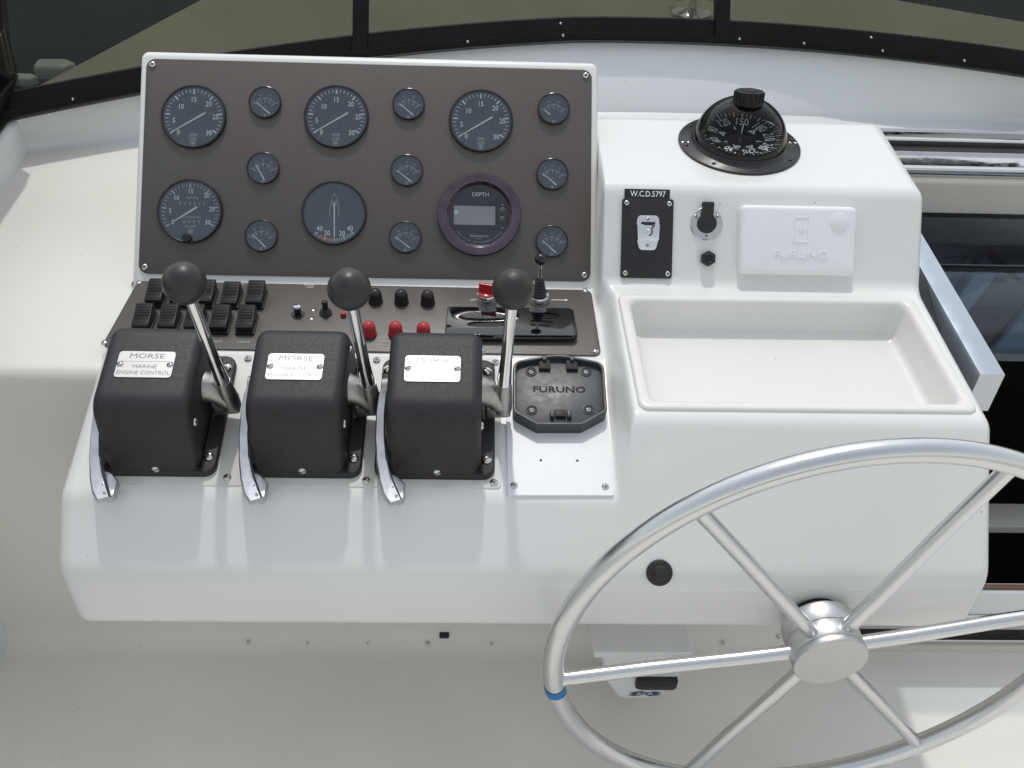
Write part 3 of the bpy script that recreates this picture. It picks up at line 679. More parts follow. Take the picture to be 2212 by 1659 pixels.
# legends under rocker switches
g = G()
for x in (-0.388, -0.3475): g.text('LIGHTS', x+.184, 1.1545-1.2206, .0055, .0003)
for x in (-0.378,): g.text('PUMP', x+.184, 1.299-1.2206, .0045, .0003)
g.obj('switch_legend', 'print_grey', spn)
def rocker_mesh():
    L = []; n = 10; ln = 0.044; w = 0.0255
    pr = [(-ln/2, 0.004), (-ln/2, 0.0135), (-ln*.40, 0.0155), (-ln*.1, 0.0185), (ln*.2, 0.0225), (ln*.38, 0.0250), (ln*.5, 0.0235), (ln*.5, 0.004)]
    pr = fillet(pr, 0.0015, 3)
    if area2(pr) < 0: pr = pr[::-1]
    for x, i in ((-w/2, .0012), (-w/2+.0004, .0004), (-w/2+.0012, 0), (w/2-.0012, 0), (w/2-.0004, .0004), (w/2, .0012)):
        L.append([(x, a, b) for a, b in (offset(pr, i) if i else pr)])
    g = G(); g.loops(L)
    rib = G()
    for k in range(13):
        y = -ln*.38+k*ln*.062; h = 0.0157+(y+ln*.40)/(ln*.78)*0.0095
        rib.box(-w/2+.0022, w/2-.0022, y-.0005, y+.0005, h-.0012, h+.0002)
    base = G(); base.slab(rrect(w+.003, ln+.004, .002), -.0005, .0045, .0008, 2)
    return base, g, rib
rb = [q.obj(n_, m_) for q, n_, m_ in zip(rocker_mesh(), ('bezel', 'rocker', 'ribs'), ('black_plastic', 'rocker_black', 'rocker_black'))]
rbd = [o.data for o in rb]
for o in rb: bpy.data.objects.remove(o)
BX = [(-0.4990, 'leftmost'), (-0.4610, 'second from the left'), (-0.4225, 'third from the left'), (-0.3845, 'fourth from the left'), (-0.3460, 'rightmost')]
for ri, (y, rowname) in enumerate(((1.2575, 'back row'), (1.1940, 'front row'))):
    for ci, (x, w_) in enumerate(BX):
        flip = (ri, ci) in ((0, 3), )
        t = thing('rocker_switch', 'black rocker switch, %s in the %s on the switch panel' % (w_, rowname), 'switch', SP.mat(x-(0.0030 if ri else 0), y-1.1306, 0), 'black rocker switches')
        link('bezel', rbd[0], None, t); rk = link('rocker', rbd[1], None, t, Tr(0, 0, -0.003) if flip else None); link('ribs', rbd[2], None, rk)
# push buttons under rubber boots
for (m, cols) in (('black', [(-0.1612, 1.2560), (-0.1207, 1.2550), (-0.0795, 1.2540)]), ('red', [(-0.1637, 1.1730), (-0.1238, 1.1735), (-0.082, 1.1730)])):
    for i, (x, y) in enumerate(cols):
        t = thing('push_button', '%s rubber booted push button, %s of three in its row' % (m, ('left', 'middle', 'right')[i]), 'button', SP.mat(x, y-1.1306+.004, 0), '%s push buttons' % m)
        g = G(); r0 = .0108; g.lathe([(r0*1.06, -.0005), (r0*1.06, .002), (r0, .0035), (r0*.96, .012), (r0*.90, .0165), (r0*.74, .0205), (r0*.45, .0232), (1e-6, .0240)], 28); g.obj('boot', 'black_plastic' if m == 'black' else 'red_rubber', t)
        g = G(); g.lathe([(r0*1.12, -.0005), (r0*1.12, .0012), (r0*1.0, .0014)], 28); g.obj('collar', 'black_rubber', t)
# screw-topped terminal in a black hole
t = thing('terminal_post', 'screw headed post in a black socket, left of the toggle switch', 'terminal', SP.mat(-0.2771, 1.2240-1.1306, 0))
g = G(); g.lathe([(.0105, -.0004), (.0105, .0008), (.0085, .0010), (1e-6, .0006)], 24); g.obj('socket', 'interior_black', t)
g = G(); g.lathe([(.0050, 0), (.0052, .012), (.0052, .0125)], 20); g.obj('post', 'black_plastic', t)
screw(t, Tr(0, 0, .0145), .0068, 'cross', 'screw_head', 'chrome')
# toggle switch
t = thing('toggle_switch', 'black rubber booted toggle switch beside the small red button', 'switch', SP.mat(-0.2348, 1.2265-1.1306, 0))
g = G(); g.lathe([(.0100, -.0005), (.0100, .0022), (.0080, .0035), (.0086, .0048), (.0066, .0065), (.0070, .0078), (.0052, .0095)], 24); g.obj('boot', 'black_rubber', t)
g = G(); g.lathe([(.0046, .008), (.0044, .016), (.0048, .0205), (.0040, .0240), (1e-6, .0255)], 18); g.obj('lever', 'black_rubber', t)
t = thing('red_button', 'tiny round red button beside the middle lever', 'button', SP.mat(-0.2072, 1.2210-1.1306, 0))
g = G(); g.lathe([(.0042, -.0004), (.0042, .0062), (.0036, .0070), (1e-6, .0071)], 18); g.obj('cap', 'red_plastic', t)
g = G(); g.lathe([(.0050, -.0004), (.0050, .0010), (.0044, .0012)], 18); g.obj('collar', 'black_plastic', t)
# red rotary switch
t = thing('rotary_switch', 'red rotary switch with chrome collar behind the right lever knob', 'switch', SP.mat(0.0130, 1.2700-1.1306, 0))
g = G(); g.lathe([(.0160, -.0005), (.0160, .0125), (.0150, .0140), (.0140, .0140), (.0138, .0125)], 36); g.obj('collar', 'chrome', t)
g = G(); g.lathe([(.0139, .010), (.0139, .0148), (.0120, .0160), (1e-6, .0162)], 32); g.obj('disc', 'red_plastic', t)
g = G(); g.slab(rrect(.0255, .0052, .0015), .0155, .0300, .0008, 2); g.obj('grip', 'red_plastic', t, Matrix.Rotation(R(-12), 4, 'Z') @ Tr(0, .001, 0))
# little joystick
t = thing('joystick', 'small chrome joystick with black ball and rubber gaiter beside the right lever', 'joystick', SP.mat(0.0955, 1.2715-1.1306, 0))
g = G(); g.lathe([(.0165, -.0005), (.0165, .0105), (.0155, .0118), (.0135, .0118), (.0132, .0100)], 36); g.obj('collar', 'chrome', t)
g = G(); pr = [(.0130, .008)]
for k in range(6): pr += [(.0118-.0009*k, .012+.0052*k), (.0094-.0009*k, .0146+.0052*k)]
pr += [(.0035, .044)]; g.lathe(pr, 24); g.obj('gaiter', 'black_rubber', t)
g = G(); g.tube([(0, -.001, .040), (-.001, -.003, .074)], .0026, 12); g.obj('stick', 'chrome', t)
g = G(); g.sphere(.0094, (-.001, -.0035, .080)); g.obj('ball', 'bezel_black', t)
# loose black plate lying on the panel
q = [(-0.048, 1.2474), (0.1488, 1.2490), (0.1507, 1.1650), (-0.0494, 1.1610)]
cxp = .05; cyp = 1.205
t = tag(G().slab(fillet([(a-cxp, b-cyp) for a, b in q], [.003, .010, .010, .003], 5), -.0070, .0016, .0009, 3).obj('mirror_plate', 'gloss_black', None, SP.mat(cxp, cyp-1.1306, 0.0072) @ Matrix.Rotation(R(-8.0), 4, 'X')), 'glossy black acrylic plate on the switch panel mirroring the gauges', 'plate')

# ================================================================== ENGINE CONTROLS
mp_ = thing('control_plate', 'scuffed white mounting plate under the three engine controls', 'plate', CP.mat(-0.238, -0.113, 0))
g = G(); g.slab(rrect(0.545, 0.2235, 0.006), -0.003, 0.0, 0.0008, 2); g.obj('plate', 'paint_dirty', mp_)
g = G(); g.slab(rrect(0.5455, 0.013, 0.003, 0, -0.1115), -0.012, -0.0032, 0.003, 3); g.slab(rrect(0.008, 0.2235, 0.002, 0.2755, -0.004), -0.010, -0.0026, 0.001); g.obj('wood_edge', 'bare_wood', mp_)
for x, s_ in ((-0.502, -0.213), (-0.333, -0.2125), (-0.1475, -0.2145), (0.0245, -0.216), (-0.335, -0.011), (-0.148, -0.010), (0.026, -0.011)): screw(mp_, Tr(x+0.238, s_+0.113), 0.0056, 'cross', rot=random.random()*3)
SB = fillet([(-0.212, 0.0), (-0.180, 0.114), (-0.047, 0.116), (-0.022, 0.062), (-0.018, 0.0)], [0.001, 0.034, 0.026, 0.02, 0.001], 8)
if area2(SB) < 0: SB = SB[::-1]
TE = 12+math.degrees(math.atan2(0.116-0.114, 0.180-0.047))
def engine_control(X, label, idx, knob, txt):
    t = thing('engine_control', label, 'engine control', CP.mat(X, 0, 0), 'black engine controls')
    g = G(); g.slab(rrect(0.163, 0.199, 0.016, 0, -0.1125), -0.0005, 0.0105, 0.003, 3); g.obj('base_flange', 'wrinkle_black', t)
    W = 0.0625; r = 0.015; L = []
    for k in range(6):
        a = R(90*k/5); L.append((-W+r*(1-math.cos(a)), r*(1-math.sin(a))))
    ends = L+[(-x, i) for x, i in L[::-1]]
    g = G(); g.loops([[(x, a, max(b, 0.004)) for a, b in (offset(SB, i) if i > 1e-6 else SB)] for x, i in ends]); g.obj('housing', 'wrinkle_black', t, None, 50)
    # name plate on the top face
    ax = Vector((0, 0.133, 0.002)).normalized(); nz = Vector((0, -ax.z, ax.y)); p = Vector((0, -0.180, 0.1142))+ax*0.068
    M = Matrix(((1, 0, 0, p.x-0.003), (0, ax.y, nz.y, p.y), (0, ax.z, nz.z, p.z), (0, 0, 0, 1)))
    g = G(); g.slab(rrect(0.0735, 0.0425, 0.0048), -0.0004, 0.0011, 0.0003, 1); npl = g.obj('name_plate', 'alu_plate', t, M)
    g = G(); g.text('MORSE', 0, .0130, .0112, .00125, 0, 1.30, 0); g.box(-.03, .03, .0042, .0046, .0011, .00125); g.text('MARINE', 0, -.0040, .0084, .00125, 0, 1.05, 0); g.text('ENGINE CONTROL', 0, -.0138, .0084, .00125, 0, .95, 0)
    g.obj('lettering', txt, npl)
    for sx in (-1, 1): screw(npl, Tr(sx*0.0322, 0.0, 0.001), 0.0042, 'slot', rot=R(35))
    # housing and flange screws
    for (s_, h) in ((-0.060, 0.088), (-0.172, 0.072)):
        screw(t, Matrix.Translation((W, s_, h)) @ Matrix.Rotation(R(90), 4, 'Y'), 0.0055, 'slot', rot=R(40))
    for (x, s_) in ((0.0705, -0.035), (0.0705, -0.186), (-0.0735, -0.034)): screw(t, Tr(x, s_, 0.0105), 0.0072, 'slot', 'bolt', rot=random.random()*3)
    screw(t, Tr(0.004, -0.2075, 0.012) @ Matrix.Rotation(R(72), 4, 'X'), 0.0058, 'slot', rot=R(25))
    # gear lever on starboard side: boss, cranked arm, rod, knob
    px_, ps, ph = 0.091, -0.112, 0.040
    kx, ks, kh = knob
    k = Vector((kx-X, ks, kh)); b = Vector((px_, ps, ph)); ld = (k-b).normalized()
    g = G(); g.tube([(W-0.004, ps+.006, ph+.020), (W+.006, ps+.005, ph+.018), (W+.015, ps+.003, ph+.012), (px_-.004, ps, ph+.002), (px_+.002, ps, ph-.002)], [.0220, .0205, .0175, .0150, .0135], 20)
    g.sphere(.0140, (px_, ps, ph-.003), 20, 12)
    g.slab(fillet([(-.024, -.012), (.012, -.009), (.0125, .010), (-.024, .016)], .004, 4), -.021, .004, .003, 3, Tr(px_, ps, ph))
    g.tube([b+Vector((0, 0, -.012)), b+Vector((0, 0, .004)), b+ld*.022, b+ld*.040], [.0140, .0138, .0122, .0106], 16)
    lv = g.obj('lever_boss', 'cast_metal', t)
    g = G(); q = [b+ld*.036, b+ld*.060, b+ld*.085, b+ld*((k-b).length-.018)]
    g.tube(q, [.0104, .0090, .0080, .0074], 16); g.obj('lever_rod', 'chrome', t)
    R0 = 0.0262
    g = G(); pr = [(0.009, -R0*.97)]
    for i in range(1, 25):
        a = math.pi*i/24
        if math.sin(a)*R0 < .009 and i < 12: continue
        rr = R0*math.sin(a); z = -R0*math.cos(a)
        pr.append((max(rr, 1e-6), z))
        if i == 6: pr += [(rr*1.004, z+.0002), (rr*.988, z+.0008), (rr*1.010, z+.0013)]
    g.lathe(pr, 40, Matrix.Translation(k) @ Vector((0, 0, 1)).rotation_difference(ld).to_matrix().to_4x4()); g.obj('knob', 'knob_black', t, None, 60)
    # polished grip low on the port side
    cl_ = [(-.0665, -.104, .076, .0045), (-.0712, -.122, .069, .0058), (-.0730, -.145, .060, .0062), (-.0725, -.175, .049, .0066), (-.0690, -.205, .040, .0074), (-.0625, -.230, .033, .0092), (-.0550, -.249, .030, .0105), (-.0475, -.262, .029, .0090)]
    L = []
    for i_ in range(len(cl_)):
        a_ = Vector(cl_[max(i_-1, 0)][:2]); b_ = Vector(cl_[min(i_+1, len(cl_)-1)][:2]); d_ = (b_-a_).normalized(); n_ = Vector((-d_.y, d_.x))
        if n_.x > 0: n_ = -n_
        x_, s_, h_, w_ = cl_[i_]
        if i_ == len(cl_)-1: n_ = Vector((-1, -.35)).normalized()
        A0 = (x_+n_.x*w_, s_+n_.y*w_); A1 = (x_+n_.x*w_*.72, s_+n_.y*w_*.72); B1 = (x_-n_.x*w_*.72, s_-n_.y*w_*.72); B0 = (x_-n_.x*w_, s_-n_.y*w_)
        L.append([(*A0, h_-.010), (*A0, h_-.0035), (*A1, h_), (*B1, h_), (*B0, h_-.0035), (*B0, h_-.010)])
    g = G(); g.loops(L); hg = g.obj('grip', 'satin_metal', t, None, 40)
    for (x, s_) in ((-0.0520, -0.2420), (-0.0470, -0.2550)): screw(hg, Tr(x, s_, .0298), 0.0020, 'hex')
    g = G(); g.tube([(-W+.002, -.108, .072), (-.0700, -.108, .070)], .011, 16); g.obj('grip_pivot', 'cast_metal', t)
    g = G(); g.slab(fillet([(-.060, -.216), (-.046, -.222), (-.037, -.232), (-.037, -.255), (-.046, -.262), (-.058, -.24)], .004, 3), .012, .0235, .002); g.obj('grip_pad', 'satin_metal', t)
    return t
engine_control(-0.4300, 'left engine control with its lever leaning and a legible name plate', 0, (-0.3500, -0.104, 0.266), 'engraved')
engine_control(-0.2360, 'middle engine control with a tarnished lever and name plate', 1, (-0.1545, -0.108, 0.265), 'engraved')
engine_control(-0.0560, 'right engine control with a glaring name plate, beside the grey bracket', 2, (0.0425, -0.086, 0.246), 'engraved')

# ================================================================== BRACKET AND ITS PLATE
pw = thing('white_plate', 'bright white acrylic plate under the grey mounting bracket', 'plate', CP.mat(0.1145, -0.128, 0))
g = G(); g.slab(fillet([(-0.0735, 0.118), (0.0715, 0.118), (0.0715, -0.1065), (-0.0715, -0.1080)], 0.003, 3), -0.003, 0.0012, 0.0005, 1); g.obj('sheet', 'plate_white', pw)
for x in (0.0516, 0.1752): screw(pw, Tr(x-0.1145, -0.2208+0.128, 0.001), 0.0052, 'cross', rot=random.random())
for x in (0.0889, 0.1392):
    g = G(); g.lathe([(.0019, .0009), (.0019, .00135), (1e-6, .00135)], 14); g.obj('hole', 'interior_black', pw, Tr(x-0.1145, -0.180+0.128))
br = thing('mounting_bracket', 'dark grey plastic display bracket with four recessed screws', 'bracket', CP.mat(0.1175, -0.0690, 0.0010))
oB = fillet([(-0.0660, 0.045), (0.0, 0.0605), (0.0665, 0.045), (0.0655, -0.042), (0.0290, -0.0655), (-0.0340, -0.0665), (-0.0670, -0.045)], [0.016, 0.08, 0.016, 0.012, 0.006, 0.006, 0.012], 6)
g = G(); g.slab(oB, -0.0005, 0.0130, 0.001, 2); g.obj('base', 'bracket_grey', br)
g = G(); g.ring(oB, offset(oB, 0.0045), 0.0125, 0.0215, 0.0012); g.obj('rim', 'bracket_grey', br)
g = G(); g.text('FURUNO', 0, 0, .0150, .0134, 0, 1.25, .02); g.obj('lettering', 'emboss_grey', br)
for (x, s_) in ((0.0775, -0.0372), (0.1576, -0.0357), (0.0769, -0.105), (0.1576, -0.1029)):
    g = G(); g.lathe([(.0086, .0127), (.0084, .0142), (.0072, .0144), (.0068, .0128)], 24); w_ = g.obj('screw_well', 'bracket_grey', br, Tr(x-.1175, s_+.069, 0))
    g = G(); g.lathe([(.0069, .0128), (.0069, .0134), (1e-6, .0134)], 20); g.obj('well_floor', 'interior_black', w_)
    screw(w_, Tr(0, -.001, .0134), .0042, 'cross', m='steel')
for x in (-.020, .020):
    g = G(); g.box(x-.0085, x+.0085, .034, .052, .0128, .0180, .001); g.obj('slot_block', 'interior_black', br)
    g = G(); g.box(x-.003, x+.003, .047, .054, .015, .0225, .001); g.obj('tab', 'bracket_grey', br)
for x in (-.0120, .0120):
    g = G(); g.box(x-.0032, x+.0032, -.052, -.040, .0125, .0215, .0015); g.obj('latch_post', 'bracket_grey', br)
g = G(); g.box(-.0075, .0075, -.050, -.038, .0125, .0190, .001); g.obj('latch', 'interior_black', br)

# ================================================================== STARBOARD FACE
mk = thing('microphone_hook', 'black plate with chrome microphone clip under a number tag', 'microphone hook', RF.mat(0.2630, 0.0712, 0))
g = G(); g.slab(rrect(0.0808, 0.1235, 0.004), -0.0005, 0.0048, 0.0008, 2); g.obj('plate', 'engraved_black', mk)
for sx in (-1, 1):
    for sy in (-1, 1): screw(mk, Tr(sx*.0335, sy*.0545, .0048), .0042, 'cross', rot=random.random()*2)
g = G(); g.slab(rrect(0.0712, 0.0150, 0.0004, -.0012, .0695), -0.0005, 0.0022); tg = g.obj('number_tag', 'engraved_black', mk)
g = G(); g.text('W.C.D.5797', .0, .0693, .0125, .0024, 0, .86, .006); g.obj('lettering', 'print_white', tg)
g = G(); oc = fillet([(-.017, .0265), (.017, .0265), (.0178, .012), (.0165, -.013), (.0130, -.0275), (-.0130, -.0275), (-.0165, -.013), (-.0178, .012)], [.007, .007, .003, .003, .007, .007, .003, .003], 5)
g.slab(oc, .0046, .0066, .0005, 2); cl = g.obj('clip', 'chrome', mk, Tr(.0005, .0095))
g = G(); oc2 = fillet([(-.0178, .0120), (-.008, .0120), (-.004, .0075), (-.0030, .0020), (.0030, .0020), (.0045, .0075), (.008, .0120), (.0178, .0120), (.0165, -.013), (-.0165, -.013)], .001, 2)
g.slab(oc2, .0062, .0125, .0008, 2); g.obj('hook_plate', 'chrome', cl)
g = G(); g.box(-.0110, .0110, .0112, .0160, .0066, .0084); g.obj('hook_gap', 'interior_black', cl)
g = G(); g.tube([(.0095, .0110, .0124), (.0075, .0085, .0124), (.0052, .0060, .0124), (.0056, .0010, .0124), (.0042, -.0042, .0124), (.0008, -.0058, .0124)], .0012, 6); g.obj('hook_slot', 'interior_black', cl)
g = G(); g.lathe([(.0034, .006), (.0034, .0136), (.0022, .0146), (1e-6, .0148)], 16); g.obj('stud', 'steel', cl, Tr(.0, .0005))
for y in (.0205, -.0205): screw(cl, Tr(0, y, .0066), .0034, 'cross')
sk = thing('power_socket', 'round steel socket with black rubber cap and strap', 'socket', RF.mat(0.3567, 0.0967, 0))
g = G(); g.lathe([(.0258, -.0005), (.0258, .0014), (.0250, .0022), (.0155, .0026), (.0150, .0022)], 44); g.obj('flange', 'steel', sk)
g = G(); g.lathe([(.0148, -.0005), (.0148, .0085), (.0136, .0098), (1e-6, .0100)], 36); g.obj('cap', 'black_rubber', sk)
g = G(); g.loops([[(x, y, z) for x in (-.0085, .0085)]+[(x, y, z-.002) for x in (.0085, -.0085)] for y, z in ((-.002, .0108), (.010, .0112), (.020, .0125), (.0285, .0145), (.0315, .0140), (.0330, .0110), (.0320, .0070), (.0300, .0040), (.0260, .0030))]); g.obj('strap', 'black_rubber', sk)
for a in (150, 32, 270): screw(sk, Tr(.0207*math.cos(R(a)), .0207*math.sin(R(a)), .0022), .0034, 'cross', rot=random.random())
hx = thing('hex_knob', 'black hexagonal plastic nut below the socket', 'nut', RF.mat(0.3600, 0.0418, 0))
g = G(); g.slab(circ(.0122, 6), -.0005, .0105, .0012, 2, Matrix.Rotation(R(30), 4, 'Z')); g.obj('nut', 'black_plastic', hx)
g = G(); g.ring(circ(.0070, 20), circ(.0052, 20), .010, .0130, .0005); g.obj('socket_rim', 'black_plastic', hx)
g = G(); g.lathe([(.0052, .0098), (.0052, .0112), (1e-6, .0112)], 16); g.obj('socket_floor', 'interior_black', hx)
cv = thing('display_cover', 'white moulded sun cover with raised lettering and corner disc', 'cover', RF.mat(0.4990, 0.0722, 0))
g = G(); g.slab(rrect(0.1845, 0.1085, 0.0095, 0, 0, 6), -0.0005, 0.0165, 0.0080, 5); g.obj('shell', 'abs_white', cv, None, 60)
g = G(); 
v, f = textmesh('FURUNO', 1, .03)
g.text('FURUNO', 0.004, -.0225, .0165, .0169, 0, 1.3, .03); g.text('FURUNO', 0.004, -.0225, .0165, .0160, 0, 1.3, .03)
cvt = bpy.data.curves.new('lt', 'FONT'); cvt.body = 'FURUNO'; cvt.size = .0165; cvt.align_x = 'CENTER'; cvt.align_y = 'CENTER'; cvt.extrude = .0010; cvt.bevel_depth = .0003
ot = bpy.data.objects.new('lt', cvt); me = bpy.data.meshes.new_from_object(ot); bpy.data.objects.remove(ot)
link('lettering', me, 'abs_white', cv, Tr(.004, -.0225, .0165) @ Matrix.Diagonal((1.3, 1, 1, 1)))
g = G(); oe = fillet([(-.0115, .0195), (.0115, .0195), (.0105, 0), (.0120, -.0195), (-.0120, -.0195), (-.0105, 0)], .003, 3)
g.ring(oe, offset(oe, .0012), .0162, .0174, .0003); g.slab(fillet([(0, .014), (.0022, .004), (.006, 0), (.0016, -.002), (0, -.006), (-.0016, -.002), (-.006, 0), (-.0022, .004)], .0003, 1), .0162, .0173); g.obj('emblem', 'abs_white', cv, Tr(.004, .0165))
g = G(); g.lathe([(.0152, .0155), (.0148, .0172), (.0125, .0182), (1e-6, .0186)], 32); g.obj('disc', 'abs_white', cv, Tr(.0635, .0300, 0))

# ================================================================== COMPASS
cp = thing('compass', 'black flange mounted dome compass on the upper right of the console', 'compass', Matrix.Translation((0.4325, 1.5085, 0.8288)))
g = G(); g.lathe([(.1015, -.0005), (.1015, .0030), (.1000, .0042), (.083, .0050), (.080, .0075), (.0775, .0120), (.0765, .0120), (.0760, .0060)], 72); g.obj('flange', 'black_plastic', cp)
for a in range(0, 360, 45):
    screw(cp, Tr(.0925*math.cos(R(a+8)), .0925*math.sin(R(a+8)), .0046), .0034, 'hex', m='black_plastic')
for a in (182, 2):
    screw(cp, Tr(.0955*math.cos(R(a)), .0955*math.sin(R(a)), .0044), .0032, 'cross'); screw(cp, Tr(.0865*math.cos(R(a)), .0865*math.sin(R(a)), .0047), .0030, 'cross')
g = G(); g.lathe([(.0755, .0015), (.0755, .0020), (.06, .0020), (1e-6, .0020)], 56); g.obj('bowl', 'interior_black', cp)
def cz(r): return 0.0060+0.011*(r/0.070)**1.6
g = G(); g.lathe([(.0690, .0010)]+[(max(1e-6, .0705*(1-k/12)), cz(.0705*(1-k/12))) for k in range(13)], 64); cc = g.obj('card', 'card_black', cp, Tr(0, .001, .003) @ Matrix.Rotation(R(3.5), 4, 'X') @ Matrix.Diagonal((.98, .97, .97, 1)))
def card_M(bearing, r):
    a = R(90-(bearing-141)*1.33); sl_a = math.atan2(cz(r+.003)-cz(r-.003), .006)
    return Tr(r*math.cos(a), r*math.sin(a), cz(r)+.0022) @ Matrix.Rotation(a-math.pi/2, 4, 'Z') @ Matrix.Rotation(sl_a, 4, 'X')
g = G()
for k in range(2, 55):
    M = card_M(k*5, .0655); L_ = .0062 if k % 2 == 0 else .0034; w = .0012 if k % 2 == 0 else .0005
    g.add([(-w, -L_, 0), (w, -L_, 0), (w, .0035, 0), (-w, .0035, 0)], [(0, 1, 2, 3)], M)
g.obj('degree_ticks', 'print_white', cc)
for bng in range(30, 271, 30):
    M = card_M(bng, .0475); g = G(); g.text(str(bng), 0, 0, .0255, 0, 0, .66, .014, M); g.obj('numeral', 'print_white', cc)
for bng, s_ in ((90, 'E'), (180, 'S'), (260, 'W'), (22, 'N')):
    M = card_M(bng, .0325); g = G(); g.add([(-.0075, -.0055, 0), (.0075, -.0055, 0), (0, .0075, 0)], [(0, 1, 2)], M); g.obj('cardinal_mark', 'print_white', cc)
    g = G(); g.text(s_, 0, -.002, .0075, .0004, 0, 1, 0, M); g.obj('cardinal_letter', 'interior_black', cc)
g = G()
for bng in (135, 225, 52):
    M = card_M(bng, .0325); g.add([(-.002, -.005, 0), (.002, -.005, 0), (0, .006, 0)], [(0, 1, 2)], M)
g.obj('half_marks', 'print_white', cc)
g = G(); g.lathe([(.008, .004), (.006, .012), (.002, .015), (.0009, .022), (1e-6, .022)], 20); g.obj('pivot', 'interior_black', cp)
g = G(); g.tube([(0.0, .000, .021), (.001, .0005, .038)], .0006, 6); g.obj('lubber_pin', 'print_white', cp)
g = G(); pr = []
for k in range(0, 19):
    a = R(90*k/18*0.925); pr.append((.0762*math.cos(a), .011+.0700*math.sin(a)))
g.lathe(pr, 72); g.obj('dome', 'dome_glass', cp)
# dark hood inside the forward half of the dome
g = G(); n = 24; L = []
for k in range(0, 9):
    e_ = R(8+60*k/8); L.append([(.0735*math.cos(e_)*math.cos(R(-14+208*i/n)), .0735*math.cos(e_)*math.sin(R(-14+208*i/n)), .011+.0675*math.sin(e_)) for i in range(n+1)])
g.loops(L, None, False, False, False); g.obj('hood', 'hood_black', cp)
g = G(); g.lathe([(.0235, .074), (.0250, .0765), (.0250, .0800), (.0240, .0810), (.0238, .0930), (.0225, .0965), (.0150, .0972), (.0140, .0985), (1e-6, .0988)], 40)
for k in range(20): g.box(-.0012, .0012, .0232, .0248, .081, .0945, 0, Matrix.Rotation(R(18*k), 4, 'Z'))
g.obj('cap', 'cap_black', cp, Tr(0, -.004, 0) @ Tr(0, 0, .075) @ Matrix.Rotation(R(-13), 4, 'X') @ Tr(0, 0, -.075))

# ================================================================== FRONT SLOPE
u, v_ = FF.uv(1424, 1237)
bt = thing('engine_stop_button', 'round black push button low on the white front slope', 'button', FF.mat(u, v_, 0))
g = G(); g.lathe([(.0178, -.0005), (.0178, .0022), (.0165, .0034), (.0115, .0040)], 40); g.obj('collar', 'black_rubber', bt)
g = G(); g.lathe([(.0116, .002), (.0110, .0056), (.0080, .0072), (.0078, .0084), (.0055, .0094), (1e-6, .0096)], 32); g.obj('boot', 'black_rubber', bt)

# ================================================================== STEERING WHEEL
yaw = R(4.16)
ax = Vector((math.sin(yaw), -math.cos(yaw), 0.0067)).normalized(); wu = Vector((math.cos(yaw), math.sin(yaw), 0)); wv = ax.cross(wu)
if wv.z < 0: wv = -wv
Bp = Vector((0.4737, 0.8236, 0.4720)); WR = 0.3709; spin = 0.1312
Cw = Bp+ax*0.052
MW = Matrix(((wu.x, wv.x, ax.x, Cw.x), (wu.y, wv.y, ax.y, Cw.y), (wu.z, wv.z, ax.z, Cw.z), (0, 0, 0, 1)))
sw = thing('steering_wheel', 'large six spoke aluminium steering wheel in front of the console', 'steering wheel', MW)
g = G(); g.tube([(WR*math.cos(2*math.pi*k/120), WR*math.sin(2*math.pi*k/120), -0.002) for k in range(120)], 0.0146, 20, True); g.obj('rim', 'alu_tube', sw)
for k in range(6):
    a = spin+R(60*k); c_, s_ = math.cos(a), math.sin(a)
    g = G(); g.tube([(.036*c_, .036*s_, .004), (.05*c_, .05*s_, .004), (.12*c_, .12*s_, .003), (.24*c_, .24*s_, -.001), ((WR-.004)*c_, (WR-.004)*s_, -.002)], [.0102, .0104, .0104, .0102, .0102], 16); g.obj('spoke', 'alu_tube', sw)
g = G(); g.lathe([(.0500, -.036), (.0505, -.034), (.0505, -.0105), (.0500, -.0098)], 64); g.lathe([(.0500, -.0098), (.0485, -.0096), (.0485, -.0092), (.0500, -.0090), (.0505, -.0082), (.0505, .0150), (.0500, .0158), (.0485, .0160)], 64); g.obj('hub', 'alu_hub', sw)
g = G(); g.lathe([(.0485, .0158), (.0500, .0162), (.0508, .0172), (.0508, .0265), (.0500, .0275), (1e-6, .0278)], 64); g.obj('hub_cap', 'alu_cast', sw)
g = G(); g.lathe([(.0500, -.036), (.0440, -.041), (.032, -.046), (.030, -.052), (.029, -.09)], 48); g.obj('hub_boss', 'alu_hub', sw)
g = G(); n = 12; L = []
for k in range(n+1):
    a = R(189.3+2.4*k/n); rr = .0152
    L.append([((WR+rr*math.cos(b))*math.cos(a), (WR+rr*math.cos(b))*math.sin(a), -.002+rr*math.sin(b)) for b in [R(-75+230*i/20) for i in range(21)]])
g.loops(L, None, False, False, False); g.obj('tape', 'tape_blue', sw)
# dark hole where the shaft enters
g = G(); g.lathe([(.0365, -.0505), (.0365, -.0490), (1e-6, -.0490)], 40); g.obj('shaft_hole', 'interior_black', sw)

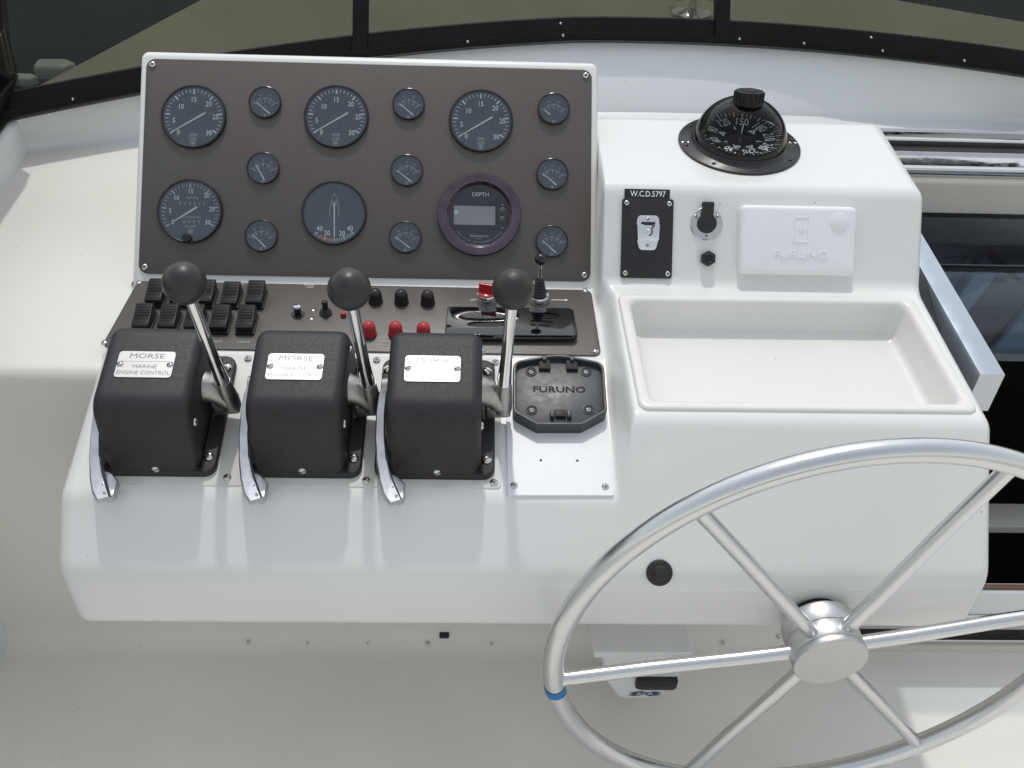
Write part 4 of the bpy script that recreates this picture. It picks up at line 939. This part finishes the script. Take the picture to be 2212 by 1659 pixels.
# ================================================================== BELOW THE CONSOLE
EP = Frame((0, 0.945, 0), 90)
a = [EP.uv((1740+x/5.53)/1.38879, (1850+y/5.53)/1.38879) for x, y in ((245, 430), (1895, 450), (300, 600), (1860, 470), (430, 1100), (1730, 960), (640, 1385), (1330, 1375))]
ecx = (a[0][0]+a[1][0])/2
ep = thing('beacon_housing', 'white plastic emergency beacon housing with black latch under the console', 'beacon', EP.mat(ecx, 0, 0))
def ex(p): return (p[0]-ecx, p[1])
top = 0.20; ctop = 0.19
zl = a[2][1]-.01
body = fillet([(ex(a[2])[0]+.004, ctop), (ex(a[2])[0]+.006, zl), ex(a[4]), ex(a[6]), ex(a[7]), (ex(a[5])[0]+.004, ex(a[5])[1]+.01), (ex(a[3])[0]-.004, zl), (ex(a[3])[0]-.004, ctop)], [.012, .014, .03, .022, .03, .03, .014, .012], 5)
g = G(); g.slab(body, -0.15, 0.0, 0.010, 4); g.obj('case', 'epirb_white', ep)
g = G(); g.slab(fillet([(ex(a[0])[0], top), (ex(a[0])[0], zl+.004), (ex(a[1])[0], zl+.012), (ex(a[1])[0], top)], .006, 3), -0.145, 0.007, 0.003, 3); g.obj('lid', 'epirb_white', ep)
b0 = EP.uv((1740+1265/5.53)/1.38879, (1850+1120/5.53)/1.38879, .006); k0 = EP.uv((1740+1070/5.53)/1.38879, (1850+1285/5.53)/1.38879)
g = G(); g.slab(fillet([(-.036, .014), (.036, .014), (.036, -.008), (.030, -.014), (-.026, -.014), (-.036, -.008)], .002, 2), -.002, .010, .002, 2); g.obj('latch', 'black_plastic', ep, Tr(b0[0]-ecx, b0[1], 0))
g = G(); g.add([(x, y, 0) for x, y in ((-.030, -.006), (-.018, -.009), (0, -.005), (.010, -.0095), (.030, -.005), (.022, -.0015), (.031, .002), (.018, .0065), (.004, .004), (-.008, .0075), (-.028, .002), (-.020, -.002))], [tuple(range(12))]); lg = g.obj('badge', 'logo_blue', ep, Tr(k0[0]-ecx, k0[1]+.003, .0004))
g = G(); g.text('ACR', 0, -.001, .010, .0003, 0, 1.5, .004); g.obj('lettering', 'print_white', lg)
# fastener heads along the foot of the dash wall
for px_, py_, r, w_ in ((540, 1370, .0035, 'leftmost of the row'), (668, 1376, .0025, 'second from the left'), (797, 1379, .0022, 'third from the left'), (925, 1380, .0042, 'beside the tiny black clip'), (1061, 1381, .0035, 'right of the black clip'), (1559, 1374, .0042, 'between the beacon housing and hub'), (1680, 1368, .0042, 'just left of the wheel hub')):
    u, v_ = WALL.uv(px_, py_)
    v_ = max(v_, .016); off = max(0.0, .06-math.sqrt(max(0.0, .06**2-max(0.0, .0588-v_)**2)))      # the cove rounds the wall foot
    M = WALL.mat(u, v_, off) @ Matrix.Rotation(-math.asin(max(0.0, min(1, (.0588-v_)/.06))), 4, 'X')
    o = screw(None, M, r, 'hex', 'wall_screw'); tag(o, 'small screw in the shaded dash wall under the console, '+w_, 'screw', 'screws along the dash wall')
u, v_ = WALL.uv(960, 1364); g = G(); g.box(-.009, .009, -.003, .003, -.004, .012, .001); o = g.obj('black_clip', 'black_plastic', None, WALL.mat(u, v_, .002)); tag(o, 'tiny black clip on the dash wall just under the console edge', 'clip')
